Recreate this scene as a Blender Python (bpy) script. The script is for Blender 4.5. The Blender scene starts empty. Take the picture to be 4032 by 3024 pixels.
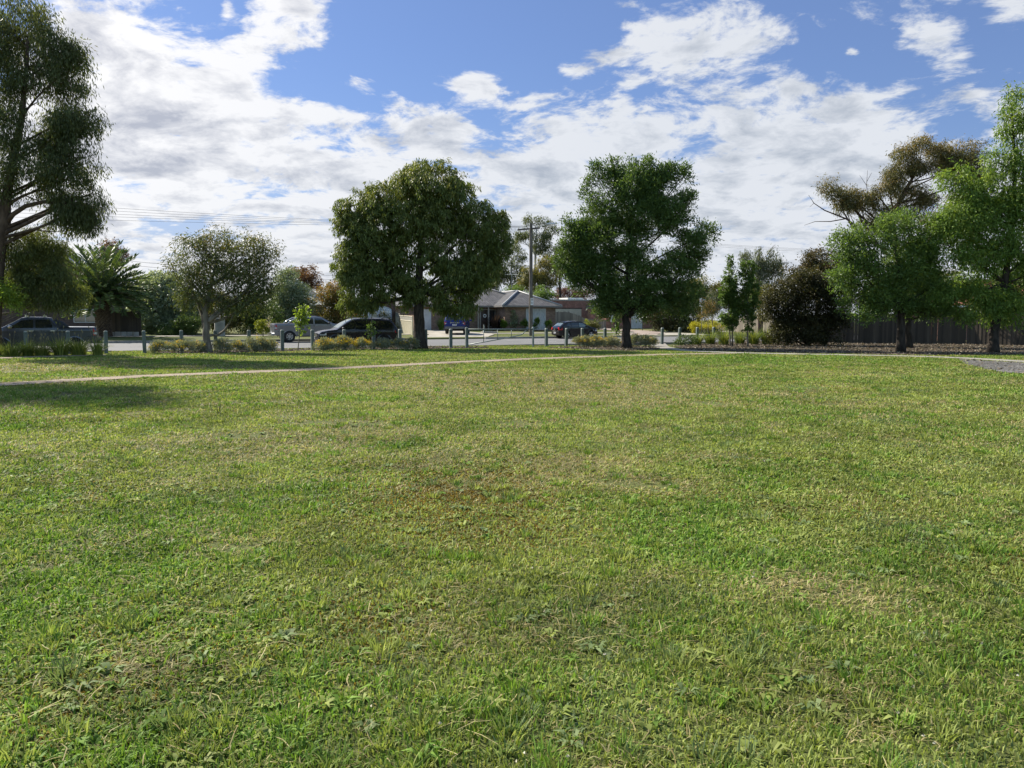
import bpy, math, random
import numpy as np
from mathutils import Vector
R = math.radians
rng = np.random.default_rng(7)
random.seed(7)
sc = bpy.context.scene
COL = sc.collection

# ------------------------------------------------------------------ camera
F = 3140.0; CX = 2016.0; CY = 1512.0; HZ = 1260.0; EYE = 1.6
TH = math.atan((CY - HZ) / F)
cam_d = bpy.data.cameras.new('camera'); cam = bpy.data.objects.new('camera', cam_d); COL.objects.link(cam)
cam_d.sensor_width = 36.0; cam_d.lens = F / 4032 * 36.0
cam_d.clip_start = 0.05; cam_d.clip_end = 5000
cam.location = (0, 0, EYE); cam.rotation_euler = (R(90) - TH, 0, 0)
sc.camera = cam

SUN_AZ, SUN_EL = R(-56), R(41)          # azimuth from +Y towards +X
SUN = Vector((math.sin(SUN_AZ) * math.cos(SUN_EL), math.cos(SUN_AZ) * math.cos(SUN_EL), math.sin(SUN_EL)))
sd = bpy.data.lights.new('sun', 'SUN'); sd.energy = 5.0; sd.angle = R(0.6); sd.color = (1.0, 0.93, 0.80)
so = bpy.data.objects.new('sun', sd); COL.objects.link(so)
so.rotation_euler = (-SUN).to_track_quat('-Z', 'Y').to_euler()
so.location = (-30, 40, 40)

sc.view_settings.view_transform = 'Standard'; sc.view_settings.look = 'None'
sc.view_settings.exposure = 0.95; sc.view_settings.gamma = 1.0
sc.cycles.max_bounces = 6; sc.cycles.diffuse_bounces = 3; sc.cycles.glossy_bounces = 2
sc.cycles.transmission_bounces = 4; sc.cycles.transparent_max_bounces = 4
sc.cycles.caustics_reflective = False; sc.cycles.caustics_refractive = False
sc.cycles.use_denoising = True

# ------------------------------------------------------------------ node helper
class NT:
    def __init__(s, nt): s.nt = nt
    def new(s, t, **kw):
        n = s.nt.nodes.new(t)
        for k, v in kw.items(): setattr(n, k, v)
        return n
    def put(s, sock, v):
        if isinstance(v, bpy.types.NodeSocket): s.nt.links.new(v, sock)
        elif v is not None:
            if hasattr(sock, 'default_value') and sock.type == 'RGBA' and not isinstance(v, (int, float)) and len(v) == 3: v = (*v, 1)
            sock.default_value = v
    def m(s, op, a, b=None, c=None, clamp=False):
        n = s.new('ShaderNodeMath', operation=op, use_clamp=clamp)
        for i, v in enumerate((a, b, c)):
            if v is not None: s.put(n.inputs[i], v)
        return n.outputs[0]
    def vm(s, op, a, b=None):
        n = s.new('ShaderNodeVectorMath', operation=op)
        s.put(n.inputs[0], a)
        if b is not None: s.put(n.inputs[3] if op == 'SCALE' else n.inputs[1], b)
        return n.outputs[0]
    def comb(s, x, y, z):
        n = s.new('ShaderNodeCombineXYZ')
        for i, v in enumerate((x, y, z)): s.put(n.inputs[i], v)
        return n.outputs[0]
    def sep(s, v):
        n = s.new('ShaderNodeSeparateXYZ'); s.put(n.inputs[0], v); return n.outputs
    def noise(s, vec, scale, detail=4, rough=0.55, dist=0.0, color=False):
        n = s.new('ShaderNodeTexNoise'); s.put(n.inputs['Vector'], vec)
        s.put(n.inputs['Scale'], scale); s.put(n.inputs['Detail'], detail); s.put(n.inputs['Roughness'], rough); s.put(n.inputs['Distortion'], dist)
        return n.outputs['Color' if color else 'Fac']
    def smooth(s, v, a, b, lo=0.0, hi=1.0):
        n = s.new('ShaderNodeMapRange', interpolation_type='SMOOTHSTEP'); s.put(n.inputs[0], v)
        for i, q in enumerate((a, b, lo, hi)): s.put(n.inputs[i + 1], q)
        return n.outputs[0]
    def mix(s, f, a, b, blend='MIX'):
        n = s.new('ShaderNodeMix', data_type='RGBA', blend_type=blend)
        s.put(n.inputs[0], f); s.put(n.inputs[6], a); s.put(n.inputs[7], b); return n.outputs[2]
    def pos(s): return s.new('ShaderNodeNewGeometry').outputs['Position']
    def obj(s): return s.new('ShaderNodeTexCoord').outputs['Object']
    def island(s): return s.new('ShaderNodeNewGeometry').outputs['Random Per Island']
    def attr(s, name): return s.new('ShaderNodeAttribute', attribute_name=name).outputs['Fac']
    def bump(s, h, strength=0.3, dist=0.02):
        n = s.new('ShaderNodeBump'); s.put(n.inputs['Strength'], strength); s.put(n.inputs['Distance'], dist); s.put(n.inputs['Height'], h)
        return n.outputs[0]

MATS = {}
def newmat(name):
    m = bpy.data.materials.new(name); m.use_nodes = True
    t = NT(m.node_tree); b = m.node_tree.nodes['Principled BSDF']
    MATS[name] = m
    return m, t, b

def pbr(name, col, rough=0.6, metal=0.0, spec=0.5, var=0.25, vscale=3.0, bump=0.0, bscale=30.0, coat=0.0, bdist=0.02, stretch=None):
    """plain surface with uneven colour, small roughness changes and bump"""
    m, t, b = newmat(name)
    p = t.obj()
    if stretch: p = t.vm('MULTIPLY', p, stretch)
    n1 = t.noise(p, vscale, 6, 0.6)
    k = t.smooth(n1, 0.25, 0.75, 1 - var, 1 + var)
    c = t.mix(1.0, (*col, 1), t.comb(k, k, k), 'MULTIPLY')
    t.put(b.inputs['Base Color'], c)
    t.put(b.inputs['Roughness'], rough); t.put(b.inputs['Metallic'], metal); t.put(b.inputs['Specular IOR Level'], spec)
    if coat: t.put(b.inputs['Coat Weight'], coat); t.put(b.inputs['Coat Roughness'], 0.04)
    if bump: t.put(b.inputs['Normal'], t.bump(t.noise(p, bscale, 4, 0.6), bump, bdist))
    return m

# ------------------------------------------------------------------ pixel / road frames
def ray(px, py):
    x = (px - CX) / F; y = -(py - CY) / F
    return np.array([x, y * math.sin(TH) + math.cos(TH), y * math.cos(TH) - math.sin(TH)])
def at(px, py, Z):
    d = ray(px, py); return np.array([0, 0, EYE]) + d * (Z / d[1])
def ground(px, py, z=0.0):
    d = ray(px, py); return np.array([0, 0, EYE]) + d * ((z - EYE) / d[2])
RA = R(26.5); DX, DY = math.cos(RA), math.sin(RA)
def sn(s, n, z=0.0): return np.array([s * DX - n * DY, s * DY + n * DX, z])
def to_sn(x, y): return x * DX + y * DY, -x * DY + y * DX
def s_at(px, n):
    k = (px - CX) / F
    return n * (DY + k * DX) / (DX - k * DY)
def road_z(n): return -0.10 + 0.15 * (np.clip(n, 45.9, 59.7) - 45.9) / 13.8
def gz(n):
    n = np.asarray(n, float)
    far = np.clip(0.17 + 0.43 * (n - 60) / 18, 0.17, 0.62)
    return np.where(n < 45.75, 0.0, np.where(n < 59.85, road_z(n) - 0.04, far))
def gp(px, n, dz=0.0):
    """point on the terrain seen in column px on the line n"""
    s = s_at(px, n); return sn(s, n, float(gz(n)) + dz)

# ------------------------------------------------------------------ scene helpers
def tag(o, label=None, cat=None, group=None, kind=None):
    if label: o['label'] = label
    if cat: o['category'] = cat
    if group: o['group'] = group
    if kind: o['kind'] = kind
    return o
def thing(name, label, cat, loc=(0, 0, 0), rz=0.0, group=None):
    o = bpy.data.objects.new(name, None); COL.objects.link(o)
    o.empty_display_size = 0.2
    o.location = tuple(float(v) for v in loc); o.rotation_euler = (0, 0, rz)
    return tag(o, label, cat, group)
def link_mesh(name, me, mats, parent=None):
    for m in (mats if isinstance(mats, (list, tuple)) else [mats]): me.materials.append(m)
    o = bpy.data.objects.new(name, me); COL.objects.link(o)
    if parent is not None: o.parent = parent
    return o

class MB:
    """collects faces of one mesh object"""
    def __init__(s): s.v = []; s.f = []; s.mi = []; s.uv = {}
    def add(s, vs, fs, mi=0):
        k = len(s.v); s.v += [tuple(float(c) for c in p) for p in vs]
        for f in fs: s.f.append([k + i for i in f]); s.mi.append(mi)
    def box(s, c, d, rz=0.0, mi=0, top=1.0):
        cx, cy, cz = c; hx, hy, hz = d[0] / 2, d[1] / 2, d[2] / 2
        ca, sa = math.cos(rz), math.sin(rz); vs = []
        for z, k in ((-hz, 1.0), (hz, top)):
            for x, y in ((-hx, -hy), (hx, -hy), (hx, hy), (-hx, hy)):
                x *= k; y *= k
                vs.append((cx + x * ca - y * sa, cy + x * sa + y * ca, cz + z))
        s.add(vs, [(3, 2, 1, 0), (4, 5, 6, 7), (0, 1, 5, 4), (1, 2, 6, 5), (2, 3, 7, 6), (3, 0, 4, 7)], mi)
    def box2(s, a, b, mi=0):
        s.box([(a[i] + b[i]) / 2 for i in range(3)], [abs(b[i] - a[i]) for i in range(3)], 0, mi)
    def tube(s, pts, rad, n=8, mi=0, cap=True, ry=None):
        pts = [np.array(p, float) for p in pts]
        if np.isscalar(rad): rad = [rad] * len(pts)
        k0 = len(s.v); u = None
        for i, p in enumerate(pts):
            t = pts[min(i + 1, len(pts) - 1)] - pts[max(i - 1, 0)]; t = t / (np.linalg.norm(t) + 1e-9)
            if u is None:
                u = np.cross(t, (0, 0, 1.0)); 
                if np.linalg.norm(u) < 1e-3: u = np.cross(t, (1.0, 0, 0))
            u = u - t * u.dot(t); u /= np.linalg.norm(u) + 1e-9; w = np.cross(t, u)
            for j in range(n):
                a = 2 * math.pi * j / n
                s.v.append(tuple(p + rad[i] * (math.cos(a) * u + math.sin(a) * w)))
        for i in range(len(pts) - 1):
            for j in range(n):
                a = k0 + i * n + j; b = k0 + i * n + (j + 1) % n
                s.f.append([a, b, b + n, a + n]); s.mi.append(mi)
        if cap:
            s.f.append([k0 + j for j in range(n)][::-1]); s.mi.append(mi)
            e = k0 + (len(pts) - 1) * n
            s.f.append([e + j for j in range(n)]); s.mi.append(mi)
    def lathe(s, prof, c=(0, 0, 0), axis='z', n=24, mi=0):
        k0 = len(s.v); L = len(prof)
        for j in range(n):
            a = 2 * math.pi * j / n; ca, sa = math.cos(a), math.sin(a)
            for r, h in prof:
                p = (r * ca, r * sa, h) if axis == 'z' else (r * ca, h, r * sa)
                s.v.append((p[0] + c[0], p[1] + c[1], p[2] + c[2]))
        for j in range(n):
            for i in range(L - 1):
                a = k0 + j * L + i; b = k0 + ((j + 1) % n) * L + i
                s.f.append([a, b, b + 1, a + 1]); s.mi.append(mi)
    def prism(s, poly, z0, z1, mi=0):
        n = len(poly); vs = [(x, y, z0) for x, y in poly] + [(x, y, z1) for x, y in poly]
        fs = [list(range(n))[::-1], [n + i for i in range(n)]] + [[i, (i + 1) % n, n + (i + 1) % n, n + i] for i in range(n)]
        s.add(vs, fs, mi)
    def quad(s, a, b, c, d, mi=0): s.add([a, b, c, d], [(0, 1, 2, 3)], mi)
    def grid(s, P, mi=0, flip=False):
        P = np.asarray(P, float); nu, nv = P.shape[:2]; k = len(s.v)
        s.v += [tuple(p) for p in P.reshape(-1, 3)]
        for i in range(nu - 1):
            for j in range(nv - 1):
                f = [k + i * nv + j, k + (i + 1) * nv + j, k + (i + 1) * nv + j + 1, k + i * nv + j + 1]
                s.f.append(f[::-1] if flip else f); s.mi.append(mi)
    def mesh(s, name, smooth=False, bevel=None):
        me = bpy.data.meshes.new(name); me.from_pydata(s.v, [], s.f)
        me.polygons.foreach_set('material_index', s.mi)
        if smooth: me.polygons.foreach_set('use_smooth', [True] * len(s.f))
        me.update(); return me
    def build(s, name, mats, parent=None, smooth=False, bevel=0.0, angle=None):
        o = link_mesh(name, s.mesh(name, smooth), mats, parent)
        if smooth and angle: 
            try: o.data.set_sharp_from_angle(angle=R(angle))
            except Exception: pass
        if bevel:
            md = o.modifiers.new('bevel', 'BEVEL'); md.width = bevel; md.segments = 2; md.limit_method = 'ANGLE'; md.angle_limit = R(40)
        return o

def fast_mesh(name, V, faces, attrs=None, mat=None, parent=None, smooth=False):
    """V (n,3); faces (m,k) with one k"""
    me = bpy.data.meshes.new(name); nf, k = faces.shape
    me.vertices.add(len(V)); me.vertices.foreach_set('co', V.astype(np.float32).ravel())
    me.loops.add(nf * k); me.loops.foreach_set('vertex_index', faces.astype(np.int32).ravel())
    me.polygons.add(nf); me.polygons.foreach_set('loop_start', np.arange(0, nf * k, k, dtype=np.int32))
    try: me.polygons.foreach_set('loop_total', np.full(nf, k, dtype=np.int32))
    except Exception: pass
    for nm, a in (attrs or {}).items():
        at_ = me.attributes.new(nm, 'FLOAT', 'POINT'); at_.data.foreach_set('value', a.astype(np.float32))
    if smooth: me.polygons.foreach_set('use_smooth', np.ones(nf, bool))
    me.update(calc_edges=True); me.validate()
    return link_mesh(name, me, mat, parent)

def unit(a): return a / (np.linalg.norm(a, axis=-1, keepdims=True) + 1e-9)

def vnoise(x, y, scale, seed, octaves=4, rough=0.5):
    """value noise in numpy, about 0..1"""
    tot = np.zeros_like(x, float); amp = 1.0; nrm = 0.0
    for o in range(octaves):
        g = np.random.default_rng(seed + o * 17).random((256, 256))
        X = x * scale + 91.3 * o; Y = y * scale + 37.7 * o
        xi = np.floor(X).astype(int); yi = np.floor(Y).astype(int); fx = X - xi; fy = Y - yi
        fx = fx * fx * (3 - 2 * fx); fy = fy * fy * (3 - 2 * fy)
        a = g[xi % 256, yi % 256]; b = g[(xi + 1) % 256, yi % 256]; c = g[xi % 256, (yi + 1) % 256]; d = g[(xi + 1) % 256, (yi + 1) % 256]
        tot += amp * ((a * (1 - fx) + b * fx) * (1 - fy) + (c * (1 - fx) + d * fx) * fy); nrm += amp; amp *= rough; scale *= 2.03
    return tot / nrm

def inpoly(x, y, poly):
    inside = np.zeros(len(x), bool); n = len(poly); j = n - 1
    for i in range(n):
        xi, yi = poly[i][0], poly[i][1]; xj, yj = poly[j][0], poly[j][1]
        c = ((yi > y) != (yj > y)) & (x < (xj - xi) * (y - yi) / (yj - yi + 1e-12) + xi)
        inside ^= c; j = i
    return inside

# ------------------------------------------------------------------ world: physical sky with a broken cloud layer
w = bpy.data.worlds.new('World'); sc.world = w; w.use_nodes = True
t = NT(w.node_tree); w.node_tree.nodes.clear()
sky = t.new('ShaderNodeTexSky'); sky.sky_type = 'NISHITA'; sky.sun_disc = False
sky.sun_elevation = SUN_EL; sky.sun_rotation = SUN_AZ; sky.air_density = 1.0; sky.dust_density = 0.6; sky.ozone_density = 2.0
g = t.new('ShaderNodeTexCoord').outputs['Generated']
dx, dy, dz = t.sep(g)
yy = t.m('MAXIMUM', dy, 0.05); u = t.m('DIVIDE', dx, yy); v = t.m('DIVIDE', dz, yy)
wz = t.m('DIVIDE', 1.0, t.m('ADD', t.m('MAXIMUM', dz, 0.0), 0.22))
P = t.comb(t.m('MULTIPLY', dx, wz), t.m('MULTIPLY', dy, wz), 0.0)
warp = t.noise(P, 2.2, 3, 0.5, color=True)
P2 = t.vm('ADD', P, t.vm('SCALE', t.vm('SUBTRACT', warp, (0.5, 0.5, 0.5)), 0.22))
def cover(X, Y, sx, sy, amp):
    d = ray(X * 1.8228, Y * 1.8228); u0, v0 = d[0] / d[1], d[2] / d[1]
    a = t.m('MULTIPLY', t.m('SUBTRACT', u, u0), 1 / (sx * 5.8e-4)); b = t.m('MULTIPLY', t.m('SUBTRACT', v, v0), 1 / (sy * 5.8e-4))
    r2 = t.m('ADD', t.m('MULTIPLY', a, a), t.m('MULTIPLY', b, b))
    return t.m('MULTIPLY', t.m('EXPONENT', t.m('MULTIPLY', r2, -0.5)), amp)
c = t.smooth(v, 0.210, 0.33, 0.36, -0.20)
for a in [
    (230, 110, 150, 140, .62), (600, 50, 75, 58, .58), (660, 15, 40, 30, .3), (425, 8, 60, 22, -.45), (520, 130, 60, 70, .25),
    (1000, 60, 240, 95, -.42), (1005, 168, 38, 30, .72), (1045, 200, 20, 12, .4), (1510, 120, 110, 52, .52), (1300, 114, 42, 14, .42), (1600, 40, 70, 35, .35),
    (1850, 110, 90, 70, -.25), (1990, 75, 62, 36, .46), (2060, 125, 50, 26, .4), (1730, 186, 45, 14, .42), (2185, 20, 40, 30, .45),
    (2085, 285, 55, 40, -.42), (900, 212, 70, 26, -.28), (1075, 290, 75, 34, -.34), (690, 150, 70, 40, -.3), (860, 205, 16, 9, .35),
    (1180, 100, 30, 8, .42), (1365, 58, 28, 9, .45), (1350, 10, 26, 8, .4), (1840, 115, 16, 7, .5), (735, 180, 40, 10, .42), (1240, 148, 40, 10, .35), (490, 18, 12, 14, .5), (1100, 78, 12, 6, .4), (860, 225, 24, 8, .3), (720, 470, 300, 20, -.18), (300, 490, 140, 22, -.28), (1800, 330, 120, 60, .15)]:
    c = t.m('ADD', c, cover(*a))
n1 = t.noise(P2, 3.2, 10, 0.62); n1b = t.noise(t.vm('ADD', P2, (-0.07, 0.08, 0.0)), 3.2, 6, 0.60)
n2 = t.noise(P2, 8.5, 8, 0.63)
nn = t.m('ADD', t.m('MULTIPLY', t.m('SUBTRACT', n1, 0.5), 1.8), t.m('MULTIPLY', t.m('SUBTRACT', n2, 0.5), 1.55))
d0 = t.m('ADD', c, nn)
n3 = t.noise(P2, 24.0, 6, 0.66)
d0 = t.m('ADD', d0, t.m('MULTIPLY', t.m('SUBTRACT', n3, 0.5), 0.45))
dens = t.smooth(d0, -0.11, 0.27)
lit = t.m('SUBTRACT', n1, n1b)
thick = t.smooth(d0, 0.10, 0.80)
grey = t.m('ADD', t.m('MULTIPLY', thick, 0.42), t.m('MULTIPLY', lit, 3.4))
grey = t.m('ADD', grey, t.smooth(t.noise(P, 1.7, 4, 0.55), 0.48, 0.72, -0.10, 0.42))
grey = t.m('ADD', grey, t.m('ADD', t.m('MULTIPLY', t.m('SUBTRACT', n2, 0.5), -1.9), t.m('MULTIPLY', t.m('SUBTRACT', n3, 0.5), -0.9)), clamp=True)
glow = t.new('ShaderNodeVectorMath', operation='DOT_PRODUCT'); t.put(glow.inputs[0], g); t.put(glow.inputs[1], tuple(SUN))
gl = t.smooth(glow.outputs['Value'], 0.42, 0.95)
KB = 5.0
bright = t.mix(gl, (KB * 0.81, KB * 0.87, KB * 0.90, 1), (KB * 1.13, KB * 1.15, KB * 1.11, 1))
dark = t.mix(gl, (KB * 0.46, KB * 0.53, KB * 0.60, 1), (KB * 0.54, KB * 0.575, KB * 0.64, 1))
cc = t.mix(grey, bright, dark)
blue = t.mix(t.smooth(v, 0.0, 0.36), (0.44, 0.51, 0.62, 1), (0.35, 0.46, 0.64, 1))
skyc = t.mix(1.0, sky.outputs[0], blue, 'MULTIPLY')
skyc = t.mix(0.20, skyc, (KB * 0.42, KB * 0.55, KB * 0.78, 1))
skyc = t.mix(t.smooth(v, 0.0, 0.24, 0.85, 0.0), skyc, (KB * 0.52, KB * 0.60, KB * 0.77, 1))
out = t.mix(t.m('MULTIPLY', dens, 0.96), skyc, cc)
back = t.smooth(dy, 0.25, -0.35, 1.0, 2.0)          # unseen sky behind the camera brightened, added fill for camera-facing shade
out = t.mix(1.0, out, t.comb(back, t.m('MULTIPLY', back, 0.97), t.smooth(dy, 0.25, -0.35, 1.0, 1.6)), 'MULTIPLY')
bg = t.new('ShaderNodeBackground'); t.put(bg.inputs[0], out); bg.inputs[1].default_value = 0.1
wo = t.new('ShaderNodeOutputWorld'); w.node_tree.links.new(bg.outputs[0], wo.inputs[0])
w.cycles.sampling_method = 'MANUAL'; w.cycles.sample_map_resolution = 512

# ================================================================== SETTING
def band(name, pts_n, s0, s1, ds, mat, zf, kind='structure'):
    """sheet following the terrain between lines n in pts_n"""
    S = np.arange(s0, s1 + ds / 2, ds); P = np.zeros((len(S), len(pts_n), 3))
    for i, s_ in enumerate(S):
        for j, n_ in enumerate(pts_n): P[i, j] = sn(s_, n_, zf(n_))
    mb = MB(); mb.grid(P, flip=False); o = mb.build(name, mat, smooth=False); return tag(o, kind=kind)

def grass_ground(name):
    m, t, b = newmat(name); p = t.pos()
    big = t.noise(p, 0.16, 5, 0.6); mid = t.noise(p, 0.9, 6, 0.65); fine = t.noise(p, 26.0, 5, 0.7)
    st = t.noise(t.vm('MULTIPLY', p, (0.35, 1.2, 1)), 1.1, 4, 0.6)
    g1 = t.mix(t.smooth(fine, 0.3, 0.7), (0.036, 0.046, 0.012, 1), (0.135, 0.160, 0.042, 1))
    dry = t.mix(t.smooth(fine, 0.3, 0.72), (0.095, 0.072, 0.034, 1), (0.27, 0.23, 0.11, 1))
    k = t.m('ADD', t.m('MULTIPLY', big, 0.7), t.m('ADD', t.m('MULTIPLY', mid, 0.55), t.m('MULTIPLY', st, 0.25)))
    c_ = t.mix(t.smooth(k, 0.74, 0.95, 0.05, 0.75), g1, dry)
    t.put(b.inputs['Base Color'], c_); t.put(b.inputs['Roughness'], 0.85); t.put(b.inputs['Specular IOR Level'], 0.15)
    t.put(b.inputs['Normal'], t.bump(fine, 0.8, 0.03))
    return m
M_ground = grass_ground('turf')

# one terrain sheet out to the horizon, with the road bed cut lower
NS = [-600, -60, -20, -4, 8, 16, 22, 28, 34, 40, 45.75, 45.76, 52, 59.84, 59.86, 62, 66, 70, 74, 78, 90, 120, 200, 500, 1500]
SS = [-1500, -400, -150, -80, -50, -30, -15, 0, 15, 30, 50, 70, 90, 130, 200, 400, 1500]
P_ = np.array([[sn(s_, n_, float(gz(n_))) for n_ in NS] for s_ in SS])
mb = MB(); mb.grid(P_); ground_o = tag(mb.build('ground', M_ground), kind='structure')

def asphalt():
    m, t, b = newmat('asphalt'); p = t.pos()
    f = t.noise(p, 60, 4, 0.7); l = t.noise(p, 0.5, 5, 0.6); ds, dn, _ = t.sep(p)
    nn_ = t.m('ADD', t.m('MULTIPLY', ds, -DY), t.m('MULTIPLY', dn, DX))
    tr = t.noise(t.comb(t.m('MULTIPLY', ds, 0.03), nn_, 0.0), 1.3, 3, 0.5)          # worn wheel tracks along the road
    k = t.m('ADD', t.m('MULTIPLY', t.smooth(f, 0.3, 0.7), 0.05), t.m('ADD', t.m('MULTIPLY', l, 0.035), t.m('MULTIPLY', tr, 0.06)))
    k = t.m('ADD', k, 0.055)
    t.put(b.inputs['Base Color'], t.mix(1.0, (1.0, 0.99, 0.98, 1), t.comb(k, k, k), 'MULTIPLY')); t.put(b.inputs['Roughness'], 0.8)
    t.put(b.inputs['Normal'], t.bump(f, 0.4, 0.01)); return m
M_asph = asphalt()
M_conc = pbr('concrete', (0.245, 0.228, 0.195), 0.85, var=0.3, vscale=0.8, bump=0.25, bscale=40)
M_kerb = pbr('kerb_concrete', (0.25, 0.24, 0.215), 0.85, var=0.35, vscale=1.5, bump=0.25, bscale=30)
M_paint = pbr('road_paint', (0.62, 0.62, 0.60), 0.6, var=0.25, vscale=6, bump=0.1, bscale=40)
M_mulch = None
def speckle(name, cols, sc1, rough=0.95, bump=1.0, bd=0.04, big=0.5):
    m, t, b = newmat(name); p = t.pos()
    vo = t.new('ShaderNodeTexVoronoi'); t.put(vo.inputs['Vector'], p); t.put(vo.inputs['Scale'], sc1)
    r_ = t.sep(vo.outputs['Color'])[0]
    c_ = t.mix(t.smooth(r_, 0.1, 0.9), (*cols[0], 1), (*cols[1], 1)); c_ = t.mix(t.smooth(t.sep(vo.outputs['Color'])[1], 0.86, 0.93), c_, (*cols[2], 1))
    l = t.smooth(t.noise(p, big, 5, 0.6), 0.3, 0.7, 0.72, 1.28); c_ = t.mix(1.0, c_, t.comb(l, l, l), 'MULTIPLY')
    t.put(b.inputs['Base Color'], c_); t.put(b.inputs['Roughness'], rough); t.put(b.inputs['Specular IOR Level'], 0.2)
    t.put(b.inputs['Normal'], t.bump(t.m('ADD', r_, t.noise(p, sc1 * 2, 3)), bump, bd)); return m
M_mulch = speckle('mulch', ((0.022, 0.017, 0.012), (0.068, 0.052, 0.037), (0.16, 0.13, 0.10)), 22)
M_path = speckle('gravel_sand', ((0.185, 0.145, 0.105), (0.275, 0.225, 0.170), (0.36, 0.31, 0.25)), 45, bump=0.5, bd=0.012, big=0.8)
M_stones = speckle('blue_metal_stones', ((0.060, 0.058, 0.054), (0.16, 0.155, 0.145), (0.34, 0.32, 0.29)), 20, bump=1.0, bd=0.04)

road_o = band('road', [45.90, 49, 53, 56, 59.72], -260, 420, 20, M_asph, lambda n: float(road_z(n)))
def kerb(name, n0, n1, z0, z1, s0, s1):
    mb = MB(); P0 = [sn(s0, n0), sn(s1, n0), sn(s1, n1), sn(s0, n1)]
    vs = [(p[0], p[1], z0) for p in P0] + [(p[0], p[1], z1) for p in P0]
    mb.add(vs, [(3, 2, 1, 0), (4, 5, 6, 7), (0, 1, 5, 4), (1, 2, 6, 5), (2, 3, 7, 6), (3, 0, 4, 7)])
    return tag(mb.build(name, M_kerb, bevel=0.02), kind='structure')
kerb('kerb', 45.73, 45.93, -0.3, 0.035, -260, 420)
# the far kerb is dropped where drives cross it
def drive_span(px0, px1, n): return s_at(px0, n), s_at(px1, n)
D1 = drive_span(1590, 1905, 60); D2 = drive_span(2560, 2760, 60)
cuts = [-260, D1[0], D1[1], D2[0], D2[1], 420]
for a_, b_ in ((cuts[0], cuts[1]), (cuts[2], cuts[3]), (cuts[4], cuts[5])): kerb('kerb', 59.68, 59.88, -0.3, 0.20, a_, b_)
# road markings: lane edge lines and a broken centre line
def strip(name, s0, s1, n0, n1, mat, dz=0.005, zf=lambda n: float(road_z(n))):
    mb = MB(); mb.quad(sn(s0, n0, zf(n0) + dz), sn(s1, n0, zf(n0) + dz), sn(s1, n1, zf(n1) + dz), sn(s0, n1, zf(n1) + dz))
    return tag(mb.build(name, mat), kind='structure')
strip('road_marking', -260, s_at(2330, 48.2), 48.12, 48.27, M_paint)
strip('road_marking', s_at(2340, 48.2), 420, 48.12, 48.27, M_paint)
strip('road_marking', s_at(1995, 56.2), 420, 56.2, 56.33, M_paint)
for k in range(-14, 22): strip('road_marking', k * 12 + 3, k * 12 + 6, 52.6, 52.72, M_paint)
# far footpath, drives
band('footpath', [66.3, 67.8], -200, 380, 10, M_conc, lambda n: float(gz(n)) + 0.03)
def patch_sn(name, poly, mat, dz=0.02, kind='structure'):
    """poly of (s,n) corners on the far verge"""
    mb = MB(); mb.add([sn(a, b, float(gz(b)) + dz) for a, b in poly], [list(range(len(poly)))])
    return tag(mb.build(name, mat), kind=kind)
def drive(px0, px1, n_top0, n_top1, s0t, s1t, mat):
    a, b = s_at(px0, 59.9), s_at(px1, 59.9); P = []
    for i in range(9):
        f = i / 8; n_ = 59.70 + (n_top0 - 59.70) * f; k = min(1, f * 3.2)
        sa, sb = a + (s0t - a) * k, b + (s1t - b) * k
        z = float(gz(max(n_, 59.87))) + 0.05 if i else float(road_z(59.7)) + 0.012
        P.append([sn(sa, n_, z), sn(sb, n_, z)])
    mb = MB(); mb.grid(np.array(P), flip=True); return tag(mb.build('driveway', mat), kind='structure')
M_drive = pbr('drive_concrete', (0.30, 0.275, 0.225), 0.85, var=0.35, vscale=0.7, bump=0.25, bscale=30)
M_drive2 = pbr('pink_drive', (0.26, 0.205, 0.17), 0.85, var=0.25, vscale=0.9, bump=0.25, bscale=30)
drive(1590, 1905, 76.6, 0, s_at(1660, 68), s_at(1900, 68), M_drive)
drive(2540, 2800, 64.6, 0, s_at(2560, 64), s_at(2690, 64), M_drive)
drive(2350, 2560, 82.0, 0, s_at(2370, 74), s_at(2470, 74), M_drive2)

def sheet(name, pix, mat, z=0.012, kind='structure', fan=True):
    """flat sheet on the near lawn whose outline is given by ground points"""
    P = [ground(x, y, z) for x, y in pix]; mb = MB(); mb.add(P, [list(range(len(P)))])
    o = mb.build(name, mat); tag(o, kind=kind); return o, [(p[0], p[1]) for p in P]
def ribbon(name, pix, wid, mat, z=0.014, wob=0.06):
    C = np.array([ground(x, y, z) for x, y in pix])
    # resample smoothly
    tt = np.linspace(0, len(C) - 1, 90); Q = np.stack([np.interp(tt, range(len(C)), C[:, k]) for k in range(3)], 1)
    for _ in range(6): Q[1:-1] = (Q[:-2] + 2 * Q[1:-1] + Q[2:]) / 4
    T = unit(np.gradient(Q, axis=0)); N = np.stack([-T[:, 1], T[:, 0], 0 * T[:, 0]], 1)
    wl = wid / 2 * (1 + wob * (np.random.default_rng(3).random(90) - .5) * 2); wr = wid / 2 * (1 + wob * (np.random.default_rng(4).random(90) - .5) * 2)
    L, Rr = Q + N * wl[:, None], Q - N * wr[:, None]
    mb = MB(); mb.grid(np.stack([L, Q, Rr], 1), flip=False); o = tag(mb.build(name, mat), kind='structure')
    return o, [tuple(p[:2]) for p in L] + [tuple(p[:2]) for p in Rr[::-1]]
OUT = []
o, pl = ribbon('gravel_path', [(-700, 1560), (-300, 1530), (0, 1513), (300, 1495), (600, 1479), (900, 1467), (1200, 1455), (1500, 1441), (1800, 1425), (2100, 1412), (2400, 1402), (2650, 1394), (2900, 1391)], 1.05, M_path); OUT.append(pl)
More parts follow.
